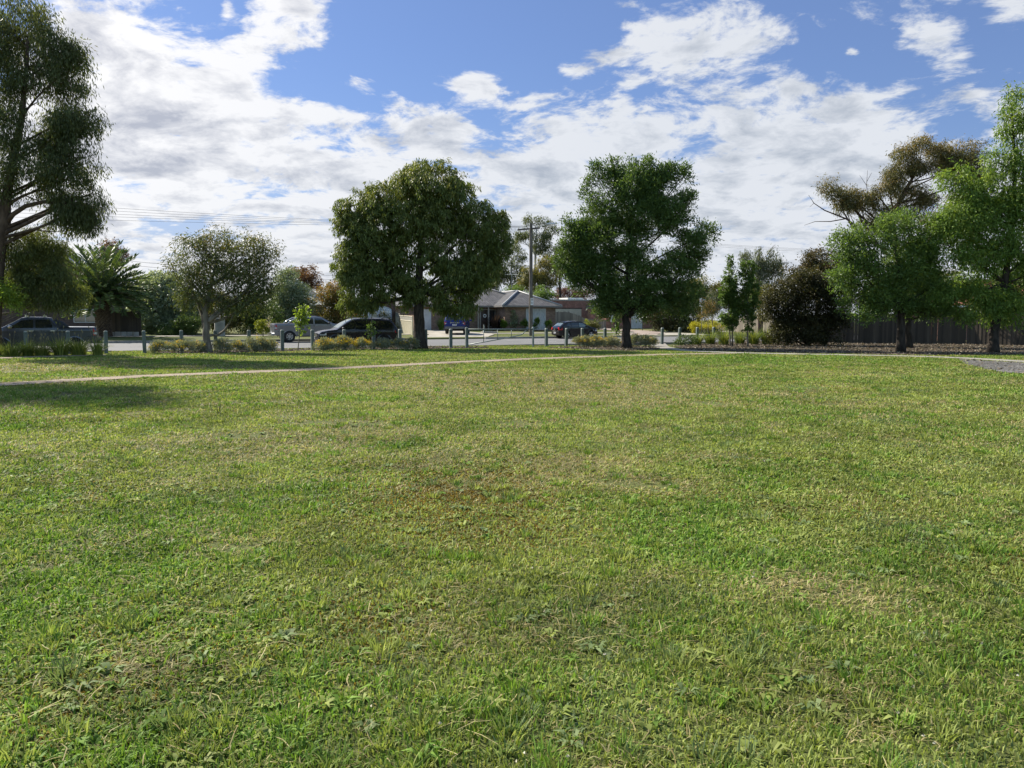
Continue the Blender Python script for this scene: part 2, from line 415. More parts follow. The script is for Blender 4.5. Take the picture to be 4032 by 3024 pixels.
o, pl = ribbon('gravel_path', [(-900, 1436), (-500, 1424), (-200, 1415), (0, 1409), (150, 1404), (300, 1400), (420, 1397.5)], 1.3, M_path, z=0.018); OUT.append(pl)
o, pl = ribbon('concrete_path', [(2590, 1352), (2600, 1364), (2640, 1373), (2720, 1381), (2850, 1387), (3100, 1393), (3350, 1397), (3560, 1401), (3750, 1407), (4032, 1422), (4400, 1446)], 1.0, M_conc, z=0.020, wob=0.0); OUT.append(pl)
beds = [
    [(600, 1388), (700, 1392), (850, 1391), (1000, 1387), (1160, 1381), (1350, 1377), (1500, 1376), (1640, 1374), (1800, 1373), (1930, 1371), (1910, 1366), (1700, 1364), (1400, 1369), (1100, 1375), (800, 1380), (620, 1384)],
    [(2140, 1369), (2250, 1373), (2380, 1379), (2480, 1382), (2580, 1379), (2600, 1372), (2560, 1364), (2450, 1361), (2300, 1363)],
    [(2640, 1364), (2700, 1378), (2850, 1384), (3100, 1390), (3350, 1394), (3560, 1398), (3760, 1398), (4100, 1398), (4500, 1404), (4500, 1350), (3800, 1345), (3300, 1345), (3000, 1341), (2800, 1350)],
]
for pix in beds:
    o, pl = sheet('garden_bed', pix, M_mulch, 0.010); OUT.append(pl)
o, pl = sheet('stone_bed', [(3770, 1413), (3800, 1432), (3870, 1452), (3940, 1464), (4060, 1472), (4400, 1500), (4600, 1480), (4400, 1452), (4032, 1428)], M_stones, 0.010); OUT.append(pl)

# ------------------------------------------------------------------ grass: one object, real blades
def grass_mat():
    m, t, b = newmat('grass_blade'); isl = t.island(); k = t.attr('tint'); q = t.attr('kind')
    gcol = t.mix(isl, (0.145, 0.192, 0.036, 1), (0.328, 0.372, 0.110, 1))
    lush = t.mix(isl, (0.088, 0.170, 0.020, 1), (0.198, 0.312, 0.056, 1))
    blu = t.mix(isl, (0.120, 0.172, 0.062, 1), (0.23, 0.29, 0.125, 1))
    brown = t.mix(isl, (0.130, 0.090, 0.018, 1), (0.26, 0.185, 0.050, 1))
    straw = t.mix(isl, (0.24, 0.19, 0.075, 1), (0.48, 0.42, 0.22, 1))
    c_ = t.mix(t.smooth(q, 0.5, 0.51), gcol, lush); c_ = t.mix(t.smooth(q, 1.5, 1.51), c_, straw)
    c_ = t.mix(t.smooth(q, 2.5, 2.51), c_, brown); c_ = t.mix(t.smooth(q, 3.5, 3.51), c_, blu)
    c_ = t.mix(t.smooth(q, 4.5, 4.51), c_, (0.62, 0.60, 0.50, 1))
    l = t.m('ADD', 0.58, t.m('MULTIPLY', k, 0.80)); c_ = t.mix(1.0, c_, t.comb(l, l, l), 'MULTIPLY')
    t.put(b.inputs['Base Color'], c_); t.put(b.inputs['Roughness'], 0.6); t.put(b.inputs['Specular IOR Level'], 0.18)
    tr = t.new('ShaderNodeBsdfTranslucent'); t.put(tr.inputs[0], t.mix(1.0, c_, (1.25, 1.25, 0.75, 1), 'MULTIPLY'))
    ms = t.new('ShaderNodeMixShader'); t.put(ms.inputs[0], 0.36); t.put(ms.inputs[1], b.outputs[0]); t.put(ms.inputs[2], tr.outputs[0])
    t.put(m.node_tree.nodes['Material Output'].inputs[0], ms.outputs[0]); return m
M_blade = grass_mat()

def lawn_blades():
    def sample(r0, r1, dens, p, a=0.78):
        """density dens*(r0/r)^p between radii"""
        q = 2 - p; tot = int(dens * 2 * a * r0 ** p * (r1 ** q - r0 ** q) / q)
        r = (r0 ** q + rng.random(tot) * (r1 ** q - r0 ** q)) ** (1 / q); th = (rng.random(tot) * 2 - 1) * a
        return r * np.sin(th), r * np.cos(th), r
    X, Y, RR = [np.concatenate(z) for z in zip(sample(1.0, 5.5, 14000, 0.7, 1.35), sample(5.5, 50, 4900, 1.62, 0.98))]
    s_, n_ = to_sn(X, Y); keep = (n_ < 45.6)
    for pl in OUT:
        jit = 0.11
        keep &= ~inpoly(X + rng.normal(0, jit, len(X)), Y + rng.normal(0, jit, len(X)), pl)
    big = vnoise(X, Y, 0.30, 1, 4, 0.55); mid = vnoise(X, Y, 1.3, 2, 4, 0.6); tuft = vnoise(X, Y, 3.6, 3, 3, 0.55); lu = vnoise(X, Y, 0.75, 5, 3, 0.55)
    br = vnoise(X, Y, 0.55, 6, 3, 0.5); bl = vnoise(X, Y, 1.0, 8, 3, 0.55)
    # the reddish brown weed patch in mid field and dry ground by the path
    def blob(px, py, rx, ry):
        gx, gy = ground(px, py)[:2]; ex = ground(px + rx, py)[0] - gx; ey = abs(ground(px, py - ry)[1] - ground(px, py + ry)[1]) / 2
        return np.exp(-0.5 * (((X - gx) / ex) ** 2 + ((Y - gy) / ey) ** 2))
    brown = 1.0 * blob(1800, 1930, 330, 90) + 0.6 * blob(1450, 2450, 250, 120) + 0.5 * blob(3900, 2210, 160, 50) + 0.5 * blob(1960, 2100, 260, 60) + 0.35 * blob(3350, 1980, 250, 60)
    dryb = 0.75 * blob(2150, 1510, 420, 40) + 0.9 * blob(150, 1445, 200, 14) + 0.5 * blob(1250, 1740, 260, 45) + 0.6 * blob(3150, 2320, 160, 60) + 0.4 * blob(800, 1445, 200, 8) + 0.35 * blob(2300, 1850, 260, 40) + 0.45 * blob(550, 2620, 140, 60)
    lushb = 0.7 * blob(1600, 1760, 180, 30) + 0.8 * blob(1200, 1925, 100, 22) + 0.7 * blob(1100, 2260, 180, 80) + 0.7 * blob(2850, 2000, 170, 35) + 0.6 * blob(3000, 1420, 500, 14) + 0.6 * blob(900, 1468, 600, 6) + 0.6 * blob(3500, 1880, 120, 25) + 0.5 * blob(2100, 2750, 260, 120) + 0.5 * blob(150, 1950, 120, 60) + 0.4 * blob(2600, 2700, 300, 150)
    dryness = 0.55 * (big - 0.5) + 1.25 * (mid - 0.5) - np.clip((7.0 - RR) * .03, 0, .12) + 1.2 * dryb - 0.35 * lushb
    thin = np.clip((mid - 0.60) * 3, 0, 0.6) + np.clip((dryness - 0.1) * 1.2, 0, 0.35)
    keep &= rng.random(len(X)) > thin
    idx = np.where(keep)[0]
    X, Y, RR, tuft, lu, br, bl, mid, big, dryness, brown, lushb = [a_[idx] for a_ in (X, Y, RR, tuft, lu, br, bl, mid, big, dryness, brown, lushb)]
    n = len(X); u_ = rng.random(n); kind = np.zeros(n)
    kind[(lu - 0.52) * 2.2 + 0.6 * lushb + 0.4 * (tuft - .5) + np.clip((10.0 - RR) * .06, 0, .30) > u_] = 1
    kind[(bl - 0.60) * 2.6 > rng.random(n)] = 4
    kind[brown * .80 + np.clip((br - 0.66) * 2.4, 0, 1) > rng.random(n)] = 3
    kind[np.clip(0.12 + dryness * 1.3, 0.05, 0.72) > rng.random(n)] = 2
    tall = np.clip((tuft - 0.52) * 3.2, 0, 1) * np.where(kind == 1, 1.0, 0.35)
    H = (0.016 + 0.026 * rng.random(n) ** 1.5 + 0.062 * tall * rng.random(n) + 0.03 * (kind == 1) * rng.random(n) * np.clip(lushb + .3, 0, 1)) * np.clip(0.85 + RR * 0.012, 0.85, 1.3)
    H[kind == 3] *= 0.55
    W = (0.0022 + 0.0016 * rng.random(n)) * np.clip(0.65 + RR * 0.165, 1, 6.5); W[kind == 3] *= 1.4; W[kind == 2] *= 0.8
    lean = np.abs(rng.normal(0, 0.62, n)) + 0.18; lean[kind == 2] += 1.1
    L_ = H * (1.0 + 0.8 * (kind == 2) * rng.random(n))
    # broad low leaves (clover, rosettes) near the camera
    cl = (RR < 11) & (rng.random(n) < np.clip(0.10 + (br - .45) * 0.9, 0.02, 0.38)) & (kind < 2); W[cl] *= 2.6; H[cl] *= 0.62; lean[cl] += 0.8; L_[cl] *= 0.8
    az = rng.random(n) * 2 * math.pi; ca, sa = np.cos(az), np.sin(az)
    fa = az + math.pi / 2 + rng.normal(0, 0.6, n); wx, wy = np.cos(fa) * W, np.sin(fa) * W
    tint = rng.random(n) * 0.42 + 0.58 * np.clip(vnoise(X, Y, 1.5, 11, 4, .65) * 2.4 - .7, 0, 1)
    z0 = np.full(n, 0.0)
    # three levels: root, bend, tip
    mx, my, mz = X + ca * L_ * lean * 0.28, Y + sa * L_ * lean * 0.28, z0 + H * 0.62
    tx, ty, tz = X + ca * L_ * lean * 0.95, Y + sa * L_ * lean * 0.95, z0 + H * (1.0 - 0.16 * np.clip(lean, 0, 2.2))
    V = np.stack([np.stack([X - wx, Y - wy, z0 - .004], 1), np.stack([X + wx, Y + wy, z0 - .004], 1), np.stack([mx + wx * .85, my + wy * .85, mz], 1), np.stack([mx - wx * .85, my - wy * .85, mz], 1), np.stack([tx, ty, tz], 1)], 1).reshape(-1, 3)
    b0 = np.arange(n) * 5
    tri = np.concatenate([np.stack([b0, b0 + 1, b0 + 2], 1), np.stack([b0, b0 + 2, b0 + 3], 1), np.stack([b0 + 3, b0 + 2, b0 + 4], 1)], 0)
    o = fast_mesh('grass', V, tri, {'tint': np.repeat(tint, 5), 'kind': np.repeat(kind, 5)}, M_blade)
    tag(o, 'short mown lawn grass of mixed green and straw blades', 'grass', kind='stuff')
    print('blades', n)
    # upright tufts and flat broad-leaved rosettes that break up the mown surface
    def tufts(k, r0, r1, name, label, rosette):
        r = (r0 ** .6 + rng.random(k) * (r1 ** .6 - r0 ** .6)) ** (1 / .6); th = (rng.random(k) * 2 - 1) * .78; x, y = r * np.sin(th), r * np.cos(th)
        w_ = vnoise(x, y, .8, 33 + rosette, 3, .6); ok = (w_ > rng.random(k) * .5 + .28) & (to_sn(x, y)[1] < 45.4)
        for pl in OUT: ok &= ~inpoly(x, y, pl)
        x, y, r = x[ok], y[ok], r[ok]; k = len(x); per = 9 if rosette else 34; i = np.repeat(np.arange(k), per); n = len(i); sz = (.55 + .75 * rng.random(k))[i]
        az = rng.random(n) * 6.283; sp = (.012 if rosette else .055) * sz * np.sqrt(rng.random(n)); X, Y = x[i] + np.cos(az) * sp, y[i] + np.sin(az) * sp
        az = az + rng.normal(0, .5, n); ca, sa = np.cos(az), np.sin(az); W = (.006 + .005 * rng.random(n) if rosette else .0022 + .0012 * rng.random(n)) * np.clip(.8 + r[i] * .10, 1, 3.4)
        H = (.018 + .02 * rng.random(n) if rosette else 0.028 + .044 * rng.random(n)) * sz; L_ = (.035 + .04 * rng.random(n) if rosette else H * (.25 + .7 * rng.random(n))) * (sz if rosette else 1)
        fx, fy = -sa * W, ca * W; z0 = np.zeros(n)
        if not rosette: q = az + 1.57 + rng.normal(0, .8, n); fx, fy = np.cos(q) * W, np.sin(q) * W
        m = .55; mx, my, mz = X + ca * L_ * m * .8, Y + sa * L_ * m * .8, H * (.85 if rosette else .62); tx, ty, tz = X + ca * L_, Y + sa * L_, H * (.55 if rosette else 1)
        g0 = .35 if rosette else 1; g1 = 1.0 if rosette else .85
        V = np.stack([np.stack([X - fx * g0, Y - fy * g0, z0], 1), np.stack([X + fx * g0, Y + fy * g0, z0], 1), np.stack([mx + fx * g1, my + fy * g1, mz + 0 * z0], 1), np.stack([mx - fx * g1, my - fy * g1, mz + 0 * z0], 1), np.stack([tx, ty, tz + 0 * z0], 1)], 1).reshape(-1, 3)
        b0 = np.arange(n) * 5; tri = np.concatenate([np.stack([b0, b0 + 1, b0 + 2], 1), np.stack([b0, b0 + 2, b0 + 3], 1), np.stack([b0 + 3, b0 + 2, b0 + 4], 1)], 0)
        kd = rng.choice([1., 0., 0., 4.] if rosette else [0., 0., 1., 1., 1., 0., 0., 4., 0.], k)[i]
        o = fast_mesh(name, V, tri, {'tint': np.repeat(rng.random(k)[i] * .6 + .4 * rng.random(n), 5), 'kind': np.repeat(kd, 5)}, M_blade); tag(o, label, 'grass', kind='stuff')
    tufts(5200, 2.1, 34, 'grass_tufts', 'taller green grass tufts standing above the mown lawn', 0)
    tufts(1300, 2.1, 13, 'lawn_weeds', 'flat broad leaved weeds growing in the lawn', 1)
    # long pale stalks left by the mower, and clover heads
    k = 900; th = (rng.random(k) * 2 - 1) * .75; r = 2.2 + 12 * rng.random(k) ** 1.3; x, y = r * np.sin(th), r * np.cos(th); mb = MB()
    VV = []; FF = []
    for i in range(k):
        a = rng.random() * 6.28; ln = 0.05 + 0.13 * rng.random(); q = np.array([math.cos(a), math.sin(a), 0]); p0 = np.array([x[i], y[i], 0.022 + .02 * rng.random()]); sd = np.array([-q[1], q[0], 0]) * (0.0013 + 0.00022 * r[i]); h = np.array([0, 0, .018 * rng.random()])
        p1 = p0 + q * ln * .5 + h + sd * 4 * rng.normal(); p2 = p0 + q * ln + h * rng.normal() * .6
        b = len(VV); VV += [p0 - sd, p0 + sd, p1 - sd, p1 + sd, p2 - sd * .6, p2 + sd * .6]; FF += [(b, b + 1, b + 3, b + 2), (b + 2, b + 3, b + 5, b + 4)]
    V = np.array(VV); o = fast_mesh('dry_stalks', V, np.array(FF), {'tint': np.repeat(rng.random(k), 6), 'kind': np.full(6 * k, 2.0)}, M_blade)
    tag(o, 'pale dry grass stalks lying loose on the lawn', 'grass stalks', kind='stuff')
    k = 700; th = (rng.random(k) * 2 - 1) * .75; r = 2.4 + 16 * rng.random(k); x, y = r * np.sin(th), r * np.cos(th)
    cm = vnoise(x, y, .5, 21, 2); s_ = cm > 0.52; x, y, r = x[s_], y[s_], r[s_]; VV = []; FF = []
    for i in range(len(x)):
        q = .007 + .0003 * r[i]; c_ = np.array([x[i], y[i], .045 + .02 * rng.random()]); b = len(VV)
        VV += [c_ + np.array(d_) * q for d_ in ((1, 0, 0), (-1, 0, 0), (0, 1, 0), (0, -1, 0), (0, 0, 1), (0, 0, -1))]
        FF += [(b + a_, b + c2, b + e_) for a_ in (0, 1) for c2 in (2, 3) for e_ in (4, 5)]
    o = fast_mesh('clover_flowers', np.array(VV), np.array(FF), {'tint': np.full(len(VV), .6), 'kind': np.full(len(VV), 5.0)}, M_blade)
    tag(o, 'small white clover heads dotted through the grass', 'clover flowers', kind='stuff')
lawn_blades()

# ================================================================== VEGETATION BUILDERS
def leafmat(name, ca, cb, cnew=None, trans=0.4, rough=0.5):
    """ca..cb per leaf, cnew = young growth colour driven by the clump"""
    m, t, b = newmat(name); isl = t.island(); k = t.attr('tint')
    c_ = t.mix(isl, (*ca, 1), (*cb, 1))
    if cnew: c_ = t.mix(t.smooth(k, 0.5, 1.0), c_, (*cnew, 1))
    l = t.m('ADD', 0.80, t.m('MULTIPLY', t.m('FRACT', t.m('MULTIPLY', isl, 17.3)), 0.4)); c_ = t.mix(1.0, c_, t.comb(l, l, l), 'MULTIPLY')
    t.put(b.inputs['Base Color'], c_); t.put(b.inputs['Roughness'], rough); t.put(b.inputs['Specular IOR Level'], 0.3)
    tr = t.new('ShaderNodeBsdfTranslucent'); t.put(tr.inputs[0], t.mix(1.0, c_, (1.35, 1.35, 0.6, 1), 'MULTIPLY'))
    ms = t.new('ShaderNodeMixShader'); t.put(ms.inputs[0], trans); t.put(ms.inputs[1], b.outputs[0]); t.put(ms.inputs[2], tr.outputs[0])
    t.put(m.node_tree.nodes['Material Output'].inputs[0], ms.outputs[0]); return m
def barkmat(name, ca, cb, scale=6.0, zs=0.25, bump=0.8):
    m, t, b = newmat(name); p = t.vm('MULTIPLY', t.pos(), (1, 1, zs))
    n = t.noise(p, scale, 6, 0.65); n2 = t.noise(t.pos(), 1.2, 4, 0.6)
    c_ = t.mix(t.smooth(n, 0.3, 0.72), (*ca, 1), (*cb, 1)); l = t.smooth(n2, 0.3, 0.7, 0.8, 1.2); c_ = t.mix(1.0, c_, t.comb(l, l, l), 'MULTIPLY')
    t.put(b.inputs['Base Color'], c_); t.put(b.inputs['Roughness'], 0.9); t.put(b.inputs['Specular IOR Level'], 0.2)
    t.put(b.inputs['Normal'], t.bump(n, bump, 0.04)); return m

LM = dict(
    gum=leafmat('gum_leaf', (0.064, 0.085, 0.031), (0.135, 0.153, 0.064), (0.213, 0.149, 0.057)),
    gum_low=leafmat('gum_low_leaf', (0.071, 0.092, 0.028), (0.142, 0.163, 0.060), (0.170, 0.163, 0.057)),
    lime=leafmat('lime_leaf', (0.13, 0.20, 0.030), (0.24, 0.32, 0.06), (0.30, 0.36, 0.06), 0.45),
    big=leafmat('dense_leaf', (0.080, 0.112, 0.028), (0.160, 0.194, 0.054), (0.25, 0.235, 0.05), 0.36),
    ash=leafmat('ash_leaf', (0.055, 0.098, 0.027), (0.120, 0.180, 0.050), (0.15, 0.215, 0.055), 0.38),
    ash_bright=leafmat('bright_ash_leaf', (0.065, 0.115, 0.029), (0.137, 0.210, 0.055), (0.185, 0.254, 0.059), 0.42),
    edge=leafmat('edge_tree_leaf', (0.088, 0.155, 0.027), (0.185, 0.273, 0.060), (0.251, 0.309, 0.060), 0.42),
    pale_gum=leafmat('small_gum_leaf', (0.062, 0.082, 0.028), (0.125, 0.150, 0.054), (0.19, 0.150, 0.045), 0.35),
    bronze=leafmat('bronze_gum_leaf', (0.080, 0.084, 0.034), (0.16, 0.150, 0.056), (0.25, 0.17, 0.055), 0.35),
    greygreen=leafmat('grey_green_leaf', (0.135, 0.175, 0.105), (0.26, 0.31, 0.195), (0.36, 0.40, 0.27), 0.3),
    hedge=leafmat('hedge_leaf', (0.050, 0.085, 0.020), (0.114, 0.163, 0.043), None, 0.3),
    limehedge=leafmat('lime_hedge_leaf', (0.16, 0.19, 0.020), (0.30, 0.32, 0.04), None, 0.4),
    red=leafmat('red_brown_leaf', (0.099, 0.050, 0.031), (0.199, 0.099, 0.050), (0.227, 0.114, 0.057), 0.35),
    plum=leafmat('plum_leaf', (0.085, 0.043, 0.043), (0.185, 0.097, 0.085), None, 0.3),
    autumn=leafmat('yellow_brown_leaf', (0.071, 0.078, 0.026), (0.163, 0.149, 0.043), (0.312, 0.170, 0.043), 0.35),
    olive=leafmat('olive_leaf', (0.078, 0.085, 0.028), (0.163, 0.159, 0.051), (0.241, 0.199, 0.050), 0.35),
    dark=leafmat('dark_leaf', (0.031, 0.045, 0.017), (0.078, 0.097, 0.034), (0.142, 0.106, 0.043), 0.3),
    darkbrown=leafmat('dark_bronze_leaf', (0.030, 0.034, 0.013), (0.072, 0.070, 0.026), (0.130, 0.088, 0.032), 0.3),
    plainbronze=leafmat('shade_bronze_leaf', (0.045, 0.046, 0.019), (0.10, 0.088, 0.034), (0.20, 0.12, 0.04), 0.3),
    green=leafmat('mid_green_leaf', (0.064, 0.114, 0.026), (0.135, 0.206, 0.048), (0.213, 0.256, 0.071), 0.4),
    weep=leafmat('weeping_leaf', (0.078, 0.097, 0.054), (0.163, 0.177, 0.106), (0.213, 0.213, 0.128), 0.35),
    silver=leafmat('silver_leaf', (0.163, 0.177, 0.121), (0.327, 0.341, 0.234), (0.426, 0.383, 0.185), 0.25, 0.8),
    strap=leafmat('strap_leaf', (0.106, 0.149, 0.031), (0.227, 0.270, 0.064), (0.284, 0.312, 0.085), 0.4),
    strap_dark=leafmat('dark_strap_leaf', (0.064, 0.102, 0.026), (0.149, 0.199, 0.048), (0.256, 0.270, 0.071), 0.4),
    yellowtop=leafmat('golden_leaf', (0.26, 0.25, 0.02), (0.46, 0.42, 0.04), None, 0.4),
    palm=leafmat('palm_leaf', (0.041, 0.076, 0.025), (0.098, 0.147, 0.048), (0.149, 0.196, 0.069), 0.25, 0.4),
    cordy=leafmat('purple_strap_leaf', (0.029, 0.018, 0.018), (0.064, 0.038, 0.035), None, 0.25),
    conifer=leafmat('conifer_leaf', (0.057, 0.106, 0.014), (0.128, 0.199, 0.031), None, 0.3),
    yellow=leafmat('yellow_petal', (0.62, 0.38, 0.012), (0.78, 0.56, 0.03), None, 0.25, 0.7),
)
BM = dict(
    dark=barkmat('dark_bark', (0.018, 0.014, 0.011), (0.060, 0.048, 0.038), 9),
    gum=barkmat('gum_bark', (0.045, 0.030, 0.024), (0.12, 0.085, 0.065), 5),
    pale=barkmat('pale_gum_bark', (0.105, 0.088, 0.068), (0.235, 0.205, 0.165), 4, bump=0.4),
    white=barkmat('white_gum_bark', (0.22, 0.20, 0.17), (0.46, 0.43, 0.38), 3, bump=0.3),
    stem=barkmat('sapling_bark', (0.10, 0.085, 0.065), (0.24, 0.20, 0.16), 14),
    palm=barkmat('palm_bark', (0.030, 0.020, 0.013), (0.15, 0.105, 0.070), 12, zs=1.0, bump=1.0),
)

def leaf_quads(P, D, L, W, tint, name, mat, parent, jit=0.35):
    """one pointed four-cornered leaf at each point P along D, slightly folded"""
    n = len(P); D = unit(D); S = unit(np.cross(D, rng.normal(size=(n, 3))))
    N_ = np.cross(D, S)
    l = L * (1 + jit * (rng.random(n) * 2 - 1)); w_ = W * (1 + jit * (rng.random(n) * 2 - 1))
    mid = P + D * (l * .45)[:, None] + N_ * (l * .10)[:, None]
    V = np.stack([P, mid + S * (w_ / 2)[:, None], P + D * l[:, None], mid - S * (w_ / 2)[:, None]], 1).reshape(-1, 3)
    Fc = np.arange(n * 4).reshape(n, 4)
    return fast_mesh(name, V, Fc, {'tint': np.repeat(tint, 4)}, mat, parent)

def lobes3(lobes, Z, dr=0.9):
    """(px,py,rx,ry[,dz]) in photo units at the tree's distance -> centres and radii in metres"""
    C, Q = [], []
    for lb in lobes:
        px, py, rx, ry = lb[:4]; dz = lb[4] if len(lb) > 4 else 0.0
        c = at(px, py, Z + dz); k = (Z + dz) / F; C.append(c); Q.append((rx * k, dr * rx * k, ry * k))
    return np.array(C), np.array(Q)

def crown_points(C, Q, ncl, shell=0.55, sub=True, subr=.24):
    """points on clumps that themselves sit on the lobes, so the crown breaks into sprays with gaps between"""
    A = Q[:, 0] * Q[:, 2]; cnt = np.maximum(3, (ncl * A / A.sum()).astype(int)); out = []; nor = []; lob = []
    for i, k in enumerate(cnt):
        if sub and k >= 24:
            nsub = int(np.clip(k / 26, 5, 34)); sd_ = unit(rng.normal(size=(nsub, 3)) + [0, 0, .15]); sr = shell + (1.0 - shell) * rng.random(nsub) ** .6
            sc_ = C[i] + sd_ * Q[i] * (sr * .86)[:, None]; rad = (subr + .22 * rng.random(nsub)) * (1.0 if nsub > 9 else 1.35)
            pick = rng.choice(nsub, k, p=rad ** 2 / (rad ** 2).sum()); d = unit(rng.normal(size=(k, 3)) + [0, 0, .35]); r = (.35 + .65 * rng.random(k) ** .5)
            out.append(sc_[pick] + d * Q[i] * (rad[pick] * r)[:, None]); nor.append(unit(unit(sd_[pick] / Q[i]) * .7 + d * .8)); lob += [i] * k; continue
        d = unit(rng.normal(size=(k, 3))); r = (shell ** 3 + (1 - shell ** 3) * rng.random(k)) ** (1 / 3)
        r *= 1 + 0.10 * rng.normal(size=k)
        out.append(C[i] + d * Q[i] * r[:, None]); nor.append(unit(d / Q[i])); lob += [i] * k
    return np.concatenate(out), np.concatenate(nor), np.array(lob)

def crown(parent, C, Q, mat, L, W, cov, per=14, rc=0.30, droop=0.3, outw=0.5, hang=0.0, newtop=0.6, shell=0.55, up=0.0, name='crown', rnd=1.0, cap=150000, subr=.24):
    cov *= 2.1; W *= 1.15
    area = (math.pi * Q[:, 0] * Q[:, 2]).sum(); n = int(min(cap, cov * area / (0.5 * L * W))); ncl = max(4, n // per)
    P, N_, lob = crown_points(C, Q, ncl, shell, True, subr)
    # clumping: drop clusters falling in a few voids so that the sky shows through
    z0, z1 = (C - Q)[:, 2].min(), (C + Q)[:, 2].max()
    k = len(P); tw = unit(N_ * outw + rng.normal(size=(k, 3)) * 0.5 * rnd + np.array([0, 0, up - droop]))
    ctint = np.clip(newtop * (0.55 * (N_[:, 2] > 0.15) * (0.4 + 0.6 * rng.random(k)) + 0.35 * (P[:, 2] - z0) / (z1 - z0 + .01) * rng.random(k) + 0.25 * rng.random(k) ** 3) * 1.5, 0, 1)
    idx = np.repeat(np.arange(k), per); m = len(idx)
    along = rng.random(m)[:, None]
    X = P[idx] + rng.normal(size=(m, 3)) * rc * np.array([.45, .45, .35]) + tw[idx] * along * rc * 1.4
    if hang: X[:, 2] -= rng.random(m) * hang * (0.4 + 0.6 * rng.random(m))
    D = unit(tw[idx] * 0.8 + rng.normal(size=(m, 3)) * 0.55 * rnd + np.array([0, 0, up * .6 - droop]))
    return leaf_quads(X, D, L, W, np.clip(ctint[idx] + rng.normal(size=m) * .08, 0, 1), name, mat, parent)

def bezier(a, b, c_, k):
    t_ = np.linspace(0, 1, k)[:, None]; return (1 - t_) ** 2 * a + 2 * t_ * (1 - t_) * b + t_ ** 2 * c_
def limbs(mb, trunk_pts, trunk_r, C, Q, sub=4, r_limb=0.35, droopy=False, fork=0.35, twig=True, nside=7):
    """limbs from the trunk to every lobe, twigs inside it"""
    T = np.array(trunk_pts, float); seg = np.r_[0, np.cumsum(np.linalg.norm(np.diff(T, axis=0), axis=1))]
    for i in range(len(C)):
        # leave the trunk below the lobe
        zt = C[i][2] - (np.linalg.norm(C[i][:2] - T[-1][:2]) * (0.45 + 0.6 * rng.random()) + 0.15)
        f = np.interp(np.clip(zt, T[0][2] + (T[-1][2] - T[0][2]) * fork, T[-1][2]), T[:, 2], np.linspace(0, 1, len(T)))
        k = f * (len(T) - 1); j = min(int(k), len(T) - 2); a = T[j] + (T[j + 1] - T[j]) * (k - j)
        r0 = float(np.interp(k, range(len(T)), trunk_r)) * (r_limb + .12 * rng.random()) + 0.012
        mid = (a + C[i]) / 2 + np.array([0, 0, -0.05 if not droopy else 0.25]) * np.linalg.norm(C[i] - a) + rng.normal(size=3) * .11 * np.linalg.norm(C[i] - a)
        B = bezier(a, mid, C[i], 7); mb.tube(B, np.linspace(r0, max(.012, r0 * .35), 7), nside, cap=False)
        if twig:
            for q in range(sub):
                d = unit(rng.normal(size=3)); e = C[i] + d * Q[i] * (0.75 + .2 * rng.random()); st = B[3 + q % 4]
                mb.tube(bezier(st, (st + e) / 2 + rng.normal(size=3) * .1 * Q[i].max(), e, 5), np.linspace(max(.012, r0 * .38), .008, 5), 5, cap=False)

def tree(name, label, base, Z, lobes, leaf, L, W, cov, trunk=None, tr=(0.2, 0.05), bark='dark', cat='tree', group=None, n0=None, dr=0.9, limb=0.26, sub=4, fork=0.35, nside=8, extra=None, flare=1.35, **kw):
    """base pixel column (on terrain at distance Z); trunk = extra pixel points above the base"""
    b = at(base, 1400, Z); s_, n_ = to_sn(b[0], b[1]); b[2] = float(gz(n_))
    C, Q = lobes3(lobes, Z, dr)
    root = thing(name, label, cat, b, 0, group)
    off = np.array(b)
    if trunk is None:
        top = C.mean(0); trunk3 = [b - [0, 0, .1], b * .5 + top * .5, top + [0, 0, .2]]
    else: trunk3 = [b - [0, 0, .1]] + [at(x, y, Z + (dz[0] if dz else 0)) for x, y, *dz in trunk]
    T = np.array(trunk3)
    tt = np.linspace(0, len(T) - 1, 14); T = np.stack([np.interp(tt, range(len(T)), T[:, q]) for q in range(3)], 1)
    for _ in range(2): T[1:-1] = (T[:-2] + 2 * T[1:-1] + T[2:]) / 4
    T[2:-1, :2] += rng.normal(size=(11, 2)) * tr[0] * .10
    rr = np.linspace(tr[0], tr[1], 14); rr[0] *= flare; rr[1] *= 1 + (flare - 1) * .3
    mb = MB(); mb.tube(T - off, rr, 12)
    limbs(mb, T - off, rr, C - off, Q, sub=sub, r_limb=limb, fork=fork)
    if extra: extra(mb, off)
    mb.build('trunk', BM[bark], root, smooth=True)
    crown(root, C - off, Q, LM[leaf], L, W, cov, **kw)
    return root

